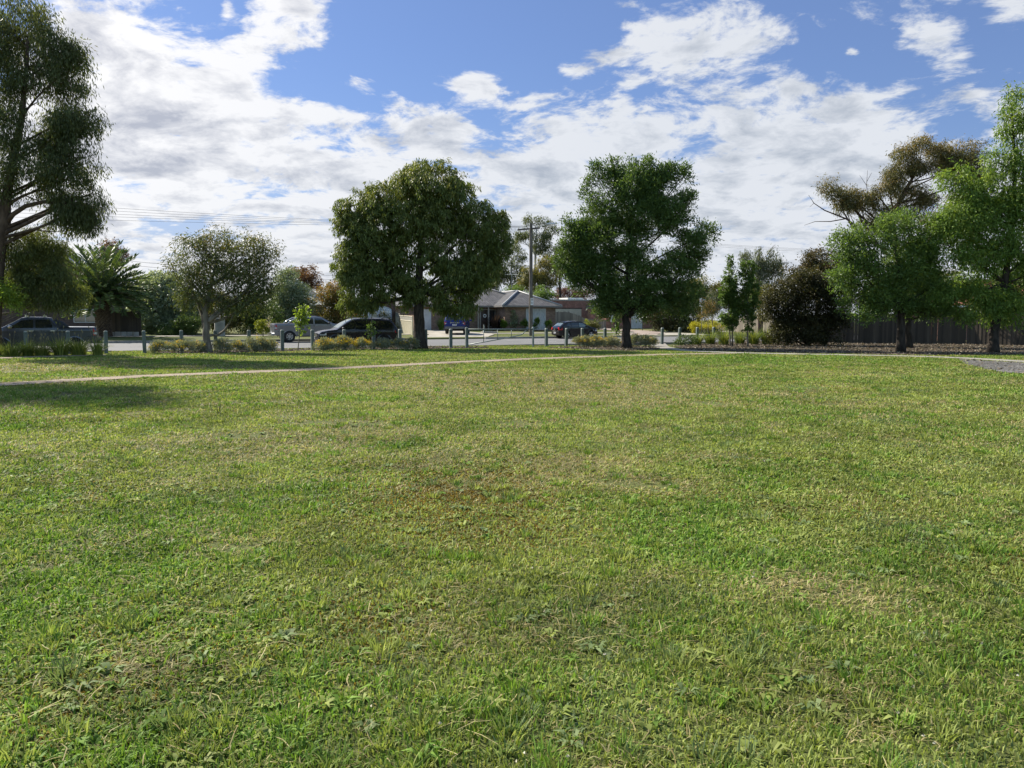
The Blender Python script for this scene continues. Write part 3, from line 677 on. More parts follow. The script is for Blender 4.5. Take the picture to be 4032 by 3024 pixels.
def shrub(name, label, px, Z, lobes, leaf, L, W, cov, cat='shrub', group=None, stems=5, bark='stem', dr=0.9, flowers=None, kw2=None, stem_r=0.02, **kw):
    """many-stemmed bush rising straight from the ground"""
    b = at(px, 1400, Z); s_, n_ = to_sn(b[0], b[1]); b[2] = float(gz(n_)); C, Q = lobes3(lobes, Z, dr)
    # rest the lobes on the soil rather than in it
    root = thing(name, label, cat, b, 0, group); mb = MB(); off = np.array(b)
    for q in range(stems):
        i = rng.integers(len(C)); e = C[i] - off + rng.normal(size=3) * .3 * Q[i]; a = np.array([rng.normal() * .08, rng.normal() * .08, -.05])
        mb.tube(bezier(a, (a + e) / 2 + [0, 0, .1], e, 5), np.linspace(stem_r, stem_r * .35, 5), 6, cap=False)
    mb.build('stem', BM[bark], root, smooth=True)
    o = crown(root, C - off, Q, LM[leaf], L, W, cov, name='foliage', **kw)
    # nothing may hang below the ground
    co = np.empty(len(o.data.vertices) * 3, np.float32); o.data.vertices.foreach_get('co', co); co = co.reshape(-1, 3); np.maximum(co[:, 2], .0, out=co[:, 2]); o.data.vertices.foreach_set('co', co.ravel()); o.data.update()
    if flowers: flower_heads(root, C - off, Q, *flowers)
    return root

def flower_heads(root, C, Q, dens, size, zmin=-0.1):
    dens *= 5; size *= 1.25
    P, N_, _ = crown_points(C, Q, int(dens), 0.9, False); k = (N_[:, 2] > zmin) ; P, N_ = P[k], N_[k]
    idx = np.repeat(np.arange(len(P)), 9); m = len(idx)
    X = P[idx] + rng.normal(size=(m, 3)) * size * .9 + N_[idx] * size * 1.5 + np.array([0, 0, size])
    X[:, 2] = np.maximum(X[:, 2], .03)
    tag(leaf_quads(X, rng.normal(size=(m, 3)) + [0, 0, .6], size, size * .9, rng.random(m), 'flowers', LM['yellow'], root), kind='stuff')

def strappy(name, label, px, Z, h, rad, n=130,  leaf='strap', W=0.02, cat='plant', group=None, seed_heads=0, bend=0.55):
    """clump of long arching blades"""
    h *= 1.4; rad *= 1.15; n = int(n * 1.3)
    b = at(px, 1400, Z); s_, n_ = to_sn(b[0], b[1]); b[2] = float(gz(n_)) ; root = thing(name, label, cat, b, 0, group)
    VV = []; FF = []; tt = []
    for i in range(n):
        a = rng.random() * 6.283; q = np.array([math.cos(a), math.sin(a), 0]); r0 = rad * .35 * math.sqrt(rng.random()); p0 = q * r0 + rng.normal(size=3) * [.03, .03, 0]; p0[2] = -.02
        ln = h * (.65 + .5 * rng.random()); sp = rad * (.25 + .85 * rng.random()); sd = np.array([-q[1], q[0], 0]) * W / 2 + rng.normal(size=3) * W * .15
        k = len(VV); tv = rng.random(); m = 5
        for j in range(m):
            f = j / (m - 1); p = p0 + q * sp * f ** 1.7 + np.array([0, 0, ln * (1.12 * f - bend * f ** 2.6 * (sp / rad))]); ww = sd * (1 - .85 * f ** 1.5)
            VV += [p - ww, p + ww]; tt += [tv, tv]
        FF += [(k + 2 * j, k + 2 * j + 1, k + 2 * j + 3, k + 2 * j + 2) for j in range(m - 1)]
    fast_mesh('leaves', np.array(VV), np.array(FF), {'tint': np.array(tt)}, LM[leaf], root)
    if seed_heads:
        mb = MB()
        for i in range(seed_heads):
            a = rng.random() * 6.283; e = np.array([math.cos(a) * rad * .6 * rng.random(), math.sin(a) * rad * .6 * rng.random(), h * (1.15 + .45 * rng.random())])
            mb.tube([(e[0] * .2, e[1] * .2, 0), (e[0] * .6, e[1] * .6, e[2] * .6), e], [.006, .005, .004], 4, cap=False); mb.tube([e - [0, 0, .10], e - [0, 0, .05], e], [.012, .020, .006], 5)
        mb.build('seed_stalk', MATS.get('straw_stalk') or pbr('straw_stalk', (0.22, 0.18, 0.09), .8), root)
    return root

# ================================================================== TREES AND PLANTS
BN = 42.4                                       # line of the bollards
def zat(px, n): return n / (DX + DY * -(px - CX) / F)

tree('gum_tree', 'tall drooping eucalyptus cut by the left edge of the picture', -40, 36,
     [(60, 120, 150, 170), (215, 240, 110, 140), (150, 400, 170, 150), (300, 440, 85, 110), (100, 620, 130, 120), (240, 640, 120, 100), (305, 770, 80, 95), (200, 740, 80, 70),
      (355, 455, 50, 60), (320, 250, 66, 95), (330, 620, 60, 80), (270, 520, 90, 90), (-120, 250, 200, 260), (-160, 640, 200, 180), (275, 850, 65, 65), (240, 800, 70, 60), (335, 820, 45, 60), (20, 700, 50, 70), (365, 760, 40, 50)], 'gum', 0.20, 0.034, 1.45,
     trunk=[(-20, 1100), (5, 920), (30, 760), (65, 560), (100, 380), (110, 150)], tr=(0.34, 0.06), bark='gum', droop=1.1, hang=0.45, rc=0.36, per=16, newtop=0.5, subr=.17, dr=0.8, fork=0.3,
     extra=lambda mb, off: mb.tube([at(8, 900, 36) - off, at(50, 845, 36) - off, at(100, 812, 36) - off, at(170, 795, 35.8) - off, at(260, 800, 35.6) - off], [.13, .11, .10, .08, .04], 8))
tree('gum_tree', 'tall eucalyptus just outside the left edge whose shade crosses the lawn', -720, 23.5,
     [(-800, 250, 330, 300), (-500, 150, 260, 240), (-1000, 100, 300, 260), (-700, -120, 300, 260)], 'gum', 0.22, 0.04, 1.3, trunk=[(-740, 900), (-760, 400)], tr=(.3, .1), bark='gum', droop=.9, hang=.4, rc=.4, cap=30000)
tree('gum_sapling', 'low olive eucalyptus foliage hanging over the dark grey ute cab', -75, 37,
     [(195, 1115, 95, 82), (110, 1010, 75, 80), (250, 1160, 70, 52), (160, 930, 70, 60), (60, 970, 60, 70), (230, 1040, 60, 60), (120, 1125, 80, 62), (295, 1135, 40, 48), (50, 1080, 60, 70), (215, 960, 45, 50)], 'gum_low', 0.17, 0.030, 2.0,
     trunk=[(-40, 1230), (20, 1120), (110, 1010)], tr=(0.10, 0.03), bark='pale', droop=0.9, hang=0.2, rc=0.30, newtop=0.5)
tree('lime_tree', 'bright lime green small tree above the dark ute bonnet', -95, 36.0, [(45, 1155, 55, 46), (-20, 1160, 70, 60), (95, 1200, 36, 26), (10, 1135, 40, 36)], 'lime', 0.13, 0.035, 1.3, trunk=[(-70, 1280), (-30, 1200)], tr=(.06, .03), bark='stem', droop=0.4, rc=.25)

tree('broad_tree', 'large dense rounded evergreen with billowing crown, beside the pipe gate', 1655, zat(1655, 41.8),
     [(1690, 730, 120, 92), (1575, 780, 110, 92), (1800, 780, 95, 90), (1405, 830, 75, 72), (1480, 790, 70, 70), (1385, 920, 62, 90), (1480, 890, 100, 90), (1610, 880, 110, 90), (1740, 880, 115, 95), (1870, 880, 85, 95),
      (1950, 930, 62, 90), (1395, 1040, 68, 110), (1475, 1010, 90, 90), (1900, 1030, 72, 90), (1420, 1110, 75, 85), (1500, 1105, 90, 80), (1790, 1020, 80, 70), (1835, 1095, 90, 95), (1620, 1125, 80, 62), (1740, 1160, 66, 54),
      (1560, 1020, 70, 60), (1700, 1020, 70, 55), (1960, 985, 50, 60), (1415, 1185, 60, 46), (1480, 1180, 55, 40), (1805, 1190, 62, 44), (1850, 1135, 55, 44), (1620, 1175, 42, 32)], 'big', 0.17, 0.042, 3.0,
     trunk=[(1650, 1280), (1648, 1195), (1650, 1080), (1660, 950), (1680, 820)], tr=(0.36, 0.10), bark='dark', droop=0.75, hang=0.16, rc=0.15, per=16, newtop=0.65, shell=0.66, subr=.34, dr=0.95, fork=0.42, cap=230000, sub=5, rnd=.5)
tree('ash_tree', 'dark green ash with upright tufted crown and forked trunk', 2467, 45.4,
     [(2480, 770, 120, 100), (2400, 830, 90, 100), (2600, 780, 95, 95), (2560, 870, 120, 100), (2440, 960, 120, 105), (2650, 850, 70, 90), (2310, 980, 75, 85), (2245, 930, 26, 62), (2735, 985, 75, 72), (2785, 920, 32, 40),
      (2310, 1080, 90, 80), (2480, 1080, 140, 100), (2680, 1080, 100, 85), (2258, 1045, 46, 60), (2370, 1180, 75, 62), (2560, 1170, 120, 65), (2690, 1160, 75, 60),
      (2420, 668, 15, 38), (2488, 655, 17, 42), (2562, 650, 16, 42), (2522, 685, 16, 36), (2352, 700, 20, 46), (2318, 760, 18, 44), (2700, 690, 24, 46), (2640, 700, 30, 45), (2715, 800, 26, 40), (2300, 870, 26, 30), (2385, 700, 15, 36), (2600, 690, 20, 40),
      (2358, 1232, 28, 30), (2362, 1195, 46, 44), (2430, 1215, 75, 40), (2540, 1215, 90, 42), (2650, 1200, 76, 46), (2300, 1090, 50, 52), (2295, 1010, 56, 70), (2230, 1020, 40, 60), (2450, 700, 24, 50), (2540, 730, 40, 50)], 'ash', 0.15, 0.050, 2.3,
     trunk=[(2465, 1290), (2468, 1225), (2470, 1120), (2480, 980), (2490, 840)], tr=(0.27, 0.07), bark='dark', droop=-0.05, up=0.35, rc=0.25, per=13, newtop=0.35, fork=0.30, sub=5, cap=170000, limb=0.3,
     extra=lambda mb, off: mb.tube([at(2474, 1245, 45.4) - off, at(2505, 1215, 45.3) - off, at(2535, 1170, 45.2) - off, at(2580, 1080, 45.1) - off], [.17, .14, .11, .05], 8))
tree('small_gum_tree', 'pale trunked bronze leaved small gum in the flower bed', 820, zat(820, 41.9),
     [(850, 975, 100, 68), (770, 1000, 80, 70), (960, 990, 75, 60), (1040, 985, 58, 60), (1065, 1060, 42, 62), (715, 1060, 50, 62), (890, 1080, 110, 75), (770, 1110, 75, 75), (990, 1090, 90, 75), (850, 1180, 110, 55), (1040, 1140, 50, 70), (725, 1150, 38, 55), (950, 1180, 90, 60), (800, 935, 60, 36)],
     'pale_gum', 0.15, 0.036, 1.05, trunk=[(812, 1300), (808, 1230), (822, 1150), (850, 1040)], tr=(0.20, 0.05), bark='pale', droop=0.55, hang=0.25, rc=0.30, per=12, newtop=0.7, fork=0.35, sub=7, limb=0.5, shell=0.35,
     extra=lambda mb, off: (mb.tube([at(820, 1322, zat(820, 41.9)) - off, at(860, 1318, 39.9) - off, at(885, 1300, 39.7) - off, at(905, 1270, 39.5) - off, at(925, 1225, 39.4) - off], [.07, .06, .055, .045, .02], 7),
                            mb.tube([at(806, 1300, zat(820, 41.9)) - off, at(795, 1240, 40.3) - off, at(770, 1170, 40.5) - off, at(735, 1090, 40.7) - off], [.10, .08, .06, .03], 7)))
tree('bright_ash_tree', 'fresh green spreading ash with low crown before the paling fence', 3546, 40,
     [(3365, 985, 70, 70), (3440, 925, 80, 58), (3530, 915, 85, 58), (3620, 930, 75, 75), (3310, 1095, 55, 52), (3400, 1080, 85, 75), (3500, 1050, 105, 95), (3620, 1070, 95, 105), (3385, 1195, 58, 55), (3470, 1190, 80, 60), (3560, 1180, 90, 60), (3650, 1190, 70, 48), (3700, 1110, 60, 75), (3320, 1000, 40, 40), (3425, 1232, 56, 34), (3570, 1236, 70, 32), (3665, 1232, 60, 34)],
     'ash_bright', 0.15, 0.052, 2.0, trunk=[(3548, 1260), (3552, 1180), (3545, 1060), (3520, 960)], tr=(0.21, 0.06), bark='dark', droop=0.15, up=0.2, rc=0.27, per=13, newtop=0.7, sub=5, fork=0.45)
tree('tall_leafy_tree', 'tall light green tree cut by the right edge, leaning dark trunk', 3910, 39.6,
     [(3970, 385, 28, 45), (3990, 480, 42, 70), (4020, 600, 65, 90), (3925, 640, 40, 60), (3760, 700, 42, 62), (3815, 745, 55, 60), (3900, 740, 75, 85), (3740, 820, 58, 75), (3800, 880, 90, 80), (3900, 880, 100, 100), (4010, 830, 95, 120), (3720, 960, 70, 80), (3830, 1010, 100, 80), (3950, 1010, 100, 95), (4080, 980, 100, 130), (3790, 1110, 70, 45), (3890, 1120, 62, 48), (4010, 1150, 75, 62), (3720, 1160, 60, 50), (3850, 1165, 60, 40), (3950, 1190, 60, 40), (3800, 1212, 60, 34), (3900, 1215, 50, 34), (4005, 1222, 70, 36), (4120, 700, 90, 160), (4080, 450, 60, 110), (4180, 1000, 110, 140)],
     'edge', 0.17, 0.046, 2.0, trunk=[(3912, 1300), (3935, 1200), (3965, 1080), (3990, 900), (4000, 650), (3985, 450)], tr=(0.24, 0.05), bark='dark', droop=0.55, hang=0.25, rc=0.30, per=14, newtop=0.75, fork=0.3, sub=4)
tree('dark_trunk_tree', 'dark trunk standing close behind the fresh green ash', 3570, 46,
     [(3580, 1130, 80, 70), (3660, 1130, 80, 80), (3570, 1040, 80, 80), (3740, 1150, 70, 60), (3650, 1200, 80, 40), (3830, 1150, 60, 50)], 'ash', 0.16, 0.05, 1.2, trunk=[(3568, 1270), (3575, 1150), (3590, 1050)], tr=(0.30, 0.12), bark='dark', droop=0.1, rc=.28)
def dead(mb, off):
    for pts, r in (([(3395, 905), (3331, 861), (3247, 828), (3205, 800), (3184, 768)], .10), ([(3331, 861), (3270, 872), (3210, 872), (3167, 887)], .06), ([(3420, 790), (3412, 730), (3416, 671)], .04), ([(3412, 730), (3385, 690)], .025), ([(3413, 715), (3432, 680)], .025), ([(3205, 800), (3188, 815)], .02), ([(3390, 930), (3330, 920), (3290, 918)], .03)):
        mb.tube([at(x, y, 74) - off for x, y in pts], np.linspace(r, .012, len(pts)), 5, cap=False)
tree('bronze_gum_tree', 'bronze topped eucalyptus with bare dead branches, high behind the fence', 3560, 74,
     [(3635, 553, 27, 25), (3563, 595, 40, 38), (3572, 646, 38, 34), (3715, 598, 62, 44), (3815, 598, 52, 44), (3698, 650, 48, 32), (3862, 665, 36, 50), (3614, 650, 32, 32), (3500, 722, 44, 40), (3521, 667, 34, 24), (3572, 752, 46, 34), (3656, 798, 52, 34), (3555, 842, 50, 32), (3277, 739, 38, 30), (3348, 758, 34, 34), (3382, 806, 46, 36), (3308, 795, 30, 26), (3445, 764, 32, 36), (3450, 850, 50, 36), (3760, 660, 60, 36), (3720, 870, 90, 60), (3820, 820, 80, 80)],
     'bronze', 0.24, 0.052, 2.9, trunk=[(3545, 1100), (3530, 960), (3500, 860), (3560, 760), (3620, 660)], tr=(0.42, 0.10), bark='gum', droop=0.6, hang=0.4, rc=0.40, per=14, newtop=.8, subr=.36, fork=0.45, extra=dead, limb=.4)
tree('screen_tree', 'dark leafy tree rising behind the dark paling fence left of the terracotta roof', 3560, 58, [(3450, 1150, 70, 70), (3540, 1120, 80, 70), (3640, 1140, 70, 70), (3480, 1200, 70, 40), (3600, 1200, 70, 40), (3380, 1180, 50, 60)], 'dark', 0.17, 0.055, 1.9, tr=(.15, .05), droop=.3, rc=.32)
tree('screen_tree', 'dark leafy tree behind the paling fence beside the leaning dark trunk', 3990, 52, [(3930, 1140, 50, 60), (4000, 1090, 60, 70), (4080, 1100, 80, 90), (3960, 1190, 60, 36), (4060, 1190, 80, 40), (3860, 1190, 46, 30)], 'hedge', 0.17, 0.055, 1.9, tr=(.15, .05), droop=.3, rc=.32)
tree('columnar_tree', 'narrow columnar tree with two slim trunks in the mulch bed', 2876, 48.8,
     [(2875, 1030, 10, 26), (2868, 1085, 20, 42), (2860, 1140, 27, 48), (2858, 1195, 31, 48), (2868, 1245, 32, 44), (2885, 1275, 26, 24), (2895, 1110, 17, 45), (2900, 1175, 18, 50), (2895, 1230, 20, 45)], 'green', 0.12, 0.055, 2.6,
     trunk=[(2872, 1290), (2868, 1200), (2872, 1060)], tr=(0.045, 0.02), bark='stem', droop=0.2, rc=.11, newtop=.5, extra=lambda mb, off: mb.tube([at(2884, 1363, 48.8) - off, at(2883, 1290, 48.8) - off, at(2890, 1200, 48.8) - off], [.045, .04, .02], 7))
tree('columnar_tree', 'narrow columnar tree on a single slim trunk, beside the dark bush', 2943, 48.6,
     [(2930, 1060, 14, 34), (2960, 1070, 14, 38), (2940, 1120, 22, 46), (2968, 1130, 15, 46), (2935, 1180, 22, 46), (2960, 1190, 22, 48), (2945, 1240, 28, 44), (2950, 1275, 24, 24)], 'green', 0.12, 0.055, 2.6,
     trunk=[(2944, 1290), (2946, 1200), (2946, 1080)], tr=(0.055, 0.02), bark='stem', droop=0.2, rc=.11, newtop=.4)
tree('weeping_tree', 'grey green weeping tree rising behind the two columnar trees', 2990, 72,
     [(2930, 1000, 34, 28), (2985, 1000, 40, 24), (3040, 1000, 34, 26), (2995, 970, 18, 14), (3045, 968, 14, 12), (2960, 1050, 50, 36), (3030, 1050, 46, 40), (3060, 1040, 24, 36), (3000, 1110, 60, 40)], 'weep', 0.22, 0.045, 1.5,
     trunk=[(2990, 1180), (2985, 1080), (2990, 1000)], tr=(0.18, 0.04), bark='gum', droop=1.3, hang=1.5, rc=0.28, per=22, newtop=.5, rnd=.6)
shrub('dark_bush', 'large dark bronze bush sprawling against the paling fence', 3180, 50, [(3080, 1145, 56, 46), (3150, 1115, 65, 42), (3235, 1120, 75, 50), (3110, 1210, 85, 70), (3200, 1200, 100, 85), (3290, 1195, 75, 85), (3095, 1300, 70, 55), (3190, 1300, 95, 58), (3275, 1300, 65, 55), (3045, 1190, 40, 42), (3060, 1320, 40, 36)],
      'darkbrown', 0.14, 0.050, 2.3, stems=8, bark='dark', stem_r=.05, droop=0.25, newtop=.55, rc=.25)
tree('dark_bronze_tree', 'dark bronze round topped tree above the dark bush', 3210, 58, [(3230, 1025, 60, 36), (3165, 1050, 50, 40), (3110, 1085, 46, 38), (3285, 1050, 50, 48), (3220, 1090, 90, 48), (3340, 1060, 40, 50)], 'darkbrown', 0.16, 0.055, 2.1, tr=(0.18, .05), droop=.2, newtop=.8)
tree('olive_tree', 'olive green tree mass behind the bike lane sign', 2750, 95, [(2765, 1115, 52, 40), (2715, 1155, 48, 40), (2805, 1150, 40, 50), (2690, 1190, 45, 40), (2760, 1190, 60, 40)], 'olive', 0.26, 0.075, 1.9, tr=(0.25, .08), bark='gum', droop=.5, hang=.4, rc=.42, newtop=.7)
shrub('dark_shrub', 'low dark bronze shrub beside the grey garage roller door', 2590, 84, [(2580, 1262, 46, 34), (2555, 1235, 30, 26), (2620, 1240, 44, 30), (2600, 1290, 46, 20)], 'darkbrown', 0.18, 0.06, 2.0, rc=.35, newtop=.6)
shrub('dark_shrub', 'dark green thicket across the road below the olive tree', 2690, 84, [(2665, 1250, 46, 40), (2720, 1245, 44, 42), (2745, 1215, 36, 34), (2690, 1285, 60, 22), (2650, 1215, 40, 26)], 'dark', 0.18, 0.06, 2.0, rc=.35, newtop=.4)
tree('weeping_sapling', 'small weeping birch with hanging strands near the bike lane sign', 2805, 79, [(2800, 1150, 24, 18), (2795, 1190, 22, 30), (2820, 1200, 18, 34)], 'weep', 0.16, 0.04, 1.3, tr=(.06, .02), bark='stem', droop=1.2, hang=1.3, rc=.22)
tree('bronze_sapling', 'thin orange leaved sapling just right of the bike lane sign', 2786, 78, [(2790, 1195, 20, 26), (2775, 1240, 22, 20), (2800, 1230, 14, 24)], 'autumn', 0.14, 0.05, 1.0, tr=(.045, .015), bark='stem', droop=.5, newtop=1)
shrub('golden_shrub', 'rounded golden yellow shrub below the bike lane sign', 2785, 80, [(2785, 1282, 56, 18), (2750, 1290, 30, 18), (2825, 1290, 28, 16)], 'yellowtop', 0.10, 0.04, 2.2, rc=.18, shell=.8)
shrub('hedge_shrub', 'dark green skirt of leaves under the golden shrub', 2790, 79.4, [(2775, 1305, 36, 14), (2805, 1306, 30, 13)], 'dark', 0.12, 0.05, 2.2, rc=.2)
tree('bushy_tree', 'yellow green bushy tree behind the low end of the paling fence', 2998, 66, [(2990, 1180, 26, 40), (3020, 1170, 30, 40), (3000, 1230, 30, 30)], 'autumn', 0.16, 0.06, 1.7, tr=(.08, .03), newtop=.3)

# --- across the road, left half
shrub('grey_shrub', 'big grey green clipped rounded shrub right of the palm', 628, 67, [(620, 1150, 75, 55), (570, 1190, 55, 70), (690, 1170, 55, 65), (640, 1220, 100, 70), (570, 1265, 50, 45), (660, 1280, 80, 36), (720, 1230, 40, 60)], 'greygreen', 0.17, 0.085, 4.6, stems=7, stem_r=.05, rc=.20, newtop=.9, shell=.80, subr=.46, outw=1.1, cap=60000)
shrub('hedge', 'dark clipped hedge between grey shrub and pale trunk', 735, 64, [(690, 1290, 45, 30), (740, 1285, 45, 32), (790, 1285, 42, 32)], 'hedge', 0.12, 0.05, 2.5, rc=.25, cat='hedge')
shrub('garden_shrub', 'brown green shrub glimpsed behind the pale trunk', 900, 68, [(870, 1250, 60, 40), (930, 1240, 60, 45), (840, 1200, 60, 50), (900, 1280, 70, 25)], 'autumn', 0.15, 0.06, 2.0, rc=.3, newtop=.4)
shrub('garden_shrub', 'dark olive shrub left of the lime hedge', 985, 68, [(975, 1250, 45, 45), (1010, 1230, 40, 50), (980, 1285, 45, 22), (1060, 1240, 45, 50)], 'hedge', 0.15, 0.06, 2.2, rc=.3)
shrub('lime_hedge', 'clipped lime green hedge behind the silver ute tray', 1036, 63, [(1024, 1286, 15, 32), (1046, 1288, 14, 30)], 'limehedge', 0.10, 0.04, 2.5, rc=.10, cat='hedge')
tree('leafy_tree', 'grey green leafy tree left of the pale tiled roof', 1150, 72, [(1150, 1110, 55, 45), (1110, 1150, 45, 60), (1185, 1150, 42, 50), (1140, 1210, 70, 60), (1190, 1220, 50, 50), (1110, 1250, 60, 40)], 'greygreen', 0.16, 0.055, 2.1, tr=(.14, .04), droop=.4, newtop=.5, rc=.32)
tree('red_tree', 'reddish brown tree top behind the grey green leafy tree', 1200, 96, [(1175, 1085, 40, 28), (1215, 1090, 36, 32), (1240, 1115, 26, 26), (1195, 1120, 45, 30)], 'red', 0.22, 0.08, 2.2, tr=(.2, .06), rc=.4, newtop=.6)
tree('autumn_tree', 'yellow brown tree between the pale tiled roof and the broad evergreen', 1315, 70, [(1300, 1150, 45, 36), (1345, 1150, 45, 40), (1285, 1200, 42, 50), (1340, 1210, 60, 55), (1300, 1255, 60, 36), (1370, 1260, 60, 36)], 'autumn', 0.16, 0.05, 2.0, tr=(.12, .04), newtop=.9, droop=.2, rc=.32)
shrub('garden_shrub', 'yellow green shrub behind the sloping cream fence', 1525, 74, [(1520, 1262, 30, 26), (1545, 1285, 26, 22), (1505, 1290, 26, 18)], 'autumn', 0.13, 0.05, 2.0, rc=.25, newtop=.6)
tree('red_tree', 'brown leaved tree top behind the palm fronds', 445, 92, [(440, 985, 32, 30), (465, 1015, 26, 30), (430, 1030, 36, 36)], 'red', 0.22, 0.08, 2.2, tr=(.18, .06), rc=.4, newtop=.3)

# --- behind the tiled house
GRP = None
tree('tall_gum_tree', 'tall slender eucalyptus with tiered crown right behind the power pole', 2108, 115, [(2083, 862, 26, 17), (2138, 862, 28, 17), (2165, 888, 22, 12), (2066, 912, 34, 20), (2126, 918, 34, 24), (2104, 952, 32, 24), (2150, 936, 18, 26), (2028, 928, 26, 20), (2140, 985, 24, 24), (2190, 895, 18, 10)], 'gum', 0.30, 0.075, 1.7,
     trunk=[(2104, 1120), (2108, 1000), (2112, 900)], tr=(.30, .08), bark='white', droop=.7, hang=.5, rc=.42, newtop=.4, limb=.45, fork=.35)
tree('pale_gum_tree', 'pale stemmed eucalyptus left of the power pole behind the roof', 2010, 108, [(2030, 985, 36, 34), (1990, 1010, 26, 30), (2050, 1030, 30, 40), (2010, 1060, 40, 40), (1970, 1090, 26, 36), (2040, 1100, 40, 40), (1950, 1050, 30, 40)], 'gum', 0.28, 0.075, 1.4,
     trunk=[(2010, 1120), (2016, 1020)], tr=(.24, .07), bark='white', droop=.7, hang=.4, rc=.42, newtop=.5, limb=.5)
tree('olive_gum_tree', 'broad olive gold eucalyptus just right of the power pole', 2130, 100, [(2092, 1062, 30, 34), (2145, 1050, 42, 34), (2110, 1105, 48, 44), (2165, 1095, 36, 48), (2070, 1120, 26, 34)], 'olive', 0.26, 0.075, 2.1, tr=(.26, .08), bark='gum', droop=.6, hang=.5, rc=.40, newtop=.9)
tree('dark_gum_tree', 'dark eucalyptus with bare lower trunk left of the ash', 2205, 112, [(2200, 985, 26, 22), (2230, 985, 24, 24), (2215, 1025, 36, 26), (2185, 1040, 22, 24), (2240, 1060, 36, 40), (2200, 1090, 20, 24)], 'dark', 0.28, 0.08, 1.6, trunk=[(2204, 1120), (2206, 1010)], tr=(.22, .07), bark='dark', droop=.5, hang=.3, rc=.4)
tree('dark_gum_tree', 'dark eucalyptus glimpsed between broad evergreen and tiled roof', 1935, 118, [(1930, 1060, 40, 50), (1900, 1110, 50, 40), (1960, 1120, 34, 36)], 'dark', 0.28, 0.08, 1.4, tr=(.22, .07), bark='gum', droop=.6, rc=.4)
shrub('garden_shrub', 'leafy green shrub top showing above the tiled roof ridge', 2022, 93, [(2020, 1142, 32, 16), (2040, 1160, 30, 16), (2025, 1200, 40, 50)], 'green', 0.18, 0.08, 2.2, rc=.35)
shrub('garden_shrub', 'bright leafy shrub behind the roof just right of the pole', 2130, 93, [(2125, 1152, 40, 22), (2095, 1165, 24, 16), (2150, 1160, 26, 20), (2125, 1210, 50, 50)], 'ash_bright', 0.18, 0.08, 2.2, rc=.35)
tree('plum_tree', 'purple leaved plum tree behind the flat brick parapet', 2240, 114, [(2195, 1160, 36, 20), (2245, 1152, 44, 22), (2290, 1160, 40, 22)], 'plum', 0.20, 0.08, 2.2, tr=(.14, .05), rc=.38)
for px, y, rx, ry, Z, lf, lab in ((1400, 1210, 90, 50, 125, 'dark', 'far dark tree in the gap left of the broad evergreen trunk'), (2480, 1160, 110, 50, 130, 'dark', 'far dark tree seen through the ash crown'),
        (2620, 1190, 90, 50, 125, 'olive', 'far olive tree low behind the dark thicket'), (2900, 1180, 100, 60, 120, 'dark', 'far dark tree filling the gap behind columnar trees'), (760, 1210, 110, 60, 120, 'dark', 'far dark tree low behind the grey green shrub'),
        (1000, 1200, 110, 60, 120, 'hedge', 'far green tree low behind the pale trunked gum'), (1760, 1190, 120, 50, 125, 'olive', 'far olive tree behind the tiled house garage end'), (180, 1120, 180, 90, 110, 'dark', 'far dark tree behind the blue gabled house'), (3700, 1130, 160, 90, 100, 'dark', 'far dark tree behind the terracotta roof')):
    tree('far_tree', lab, px, Z, [(px - rx * .5, y + ry * .3, rx * .55, ry * .7), (px + rx * .45, y + ry * .2, rx * .55, ry * .75), (px, y, rx * .6, ry * .8), (px, y + ry * .9, rx * .8, ry * .6)], lf, 0.34, 0.12, 1.8, tr=(.25, .08), bark='gum', rc=.5, droop=.4, group='trees far beyond the houses')

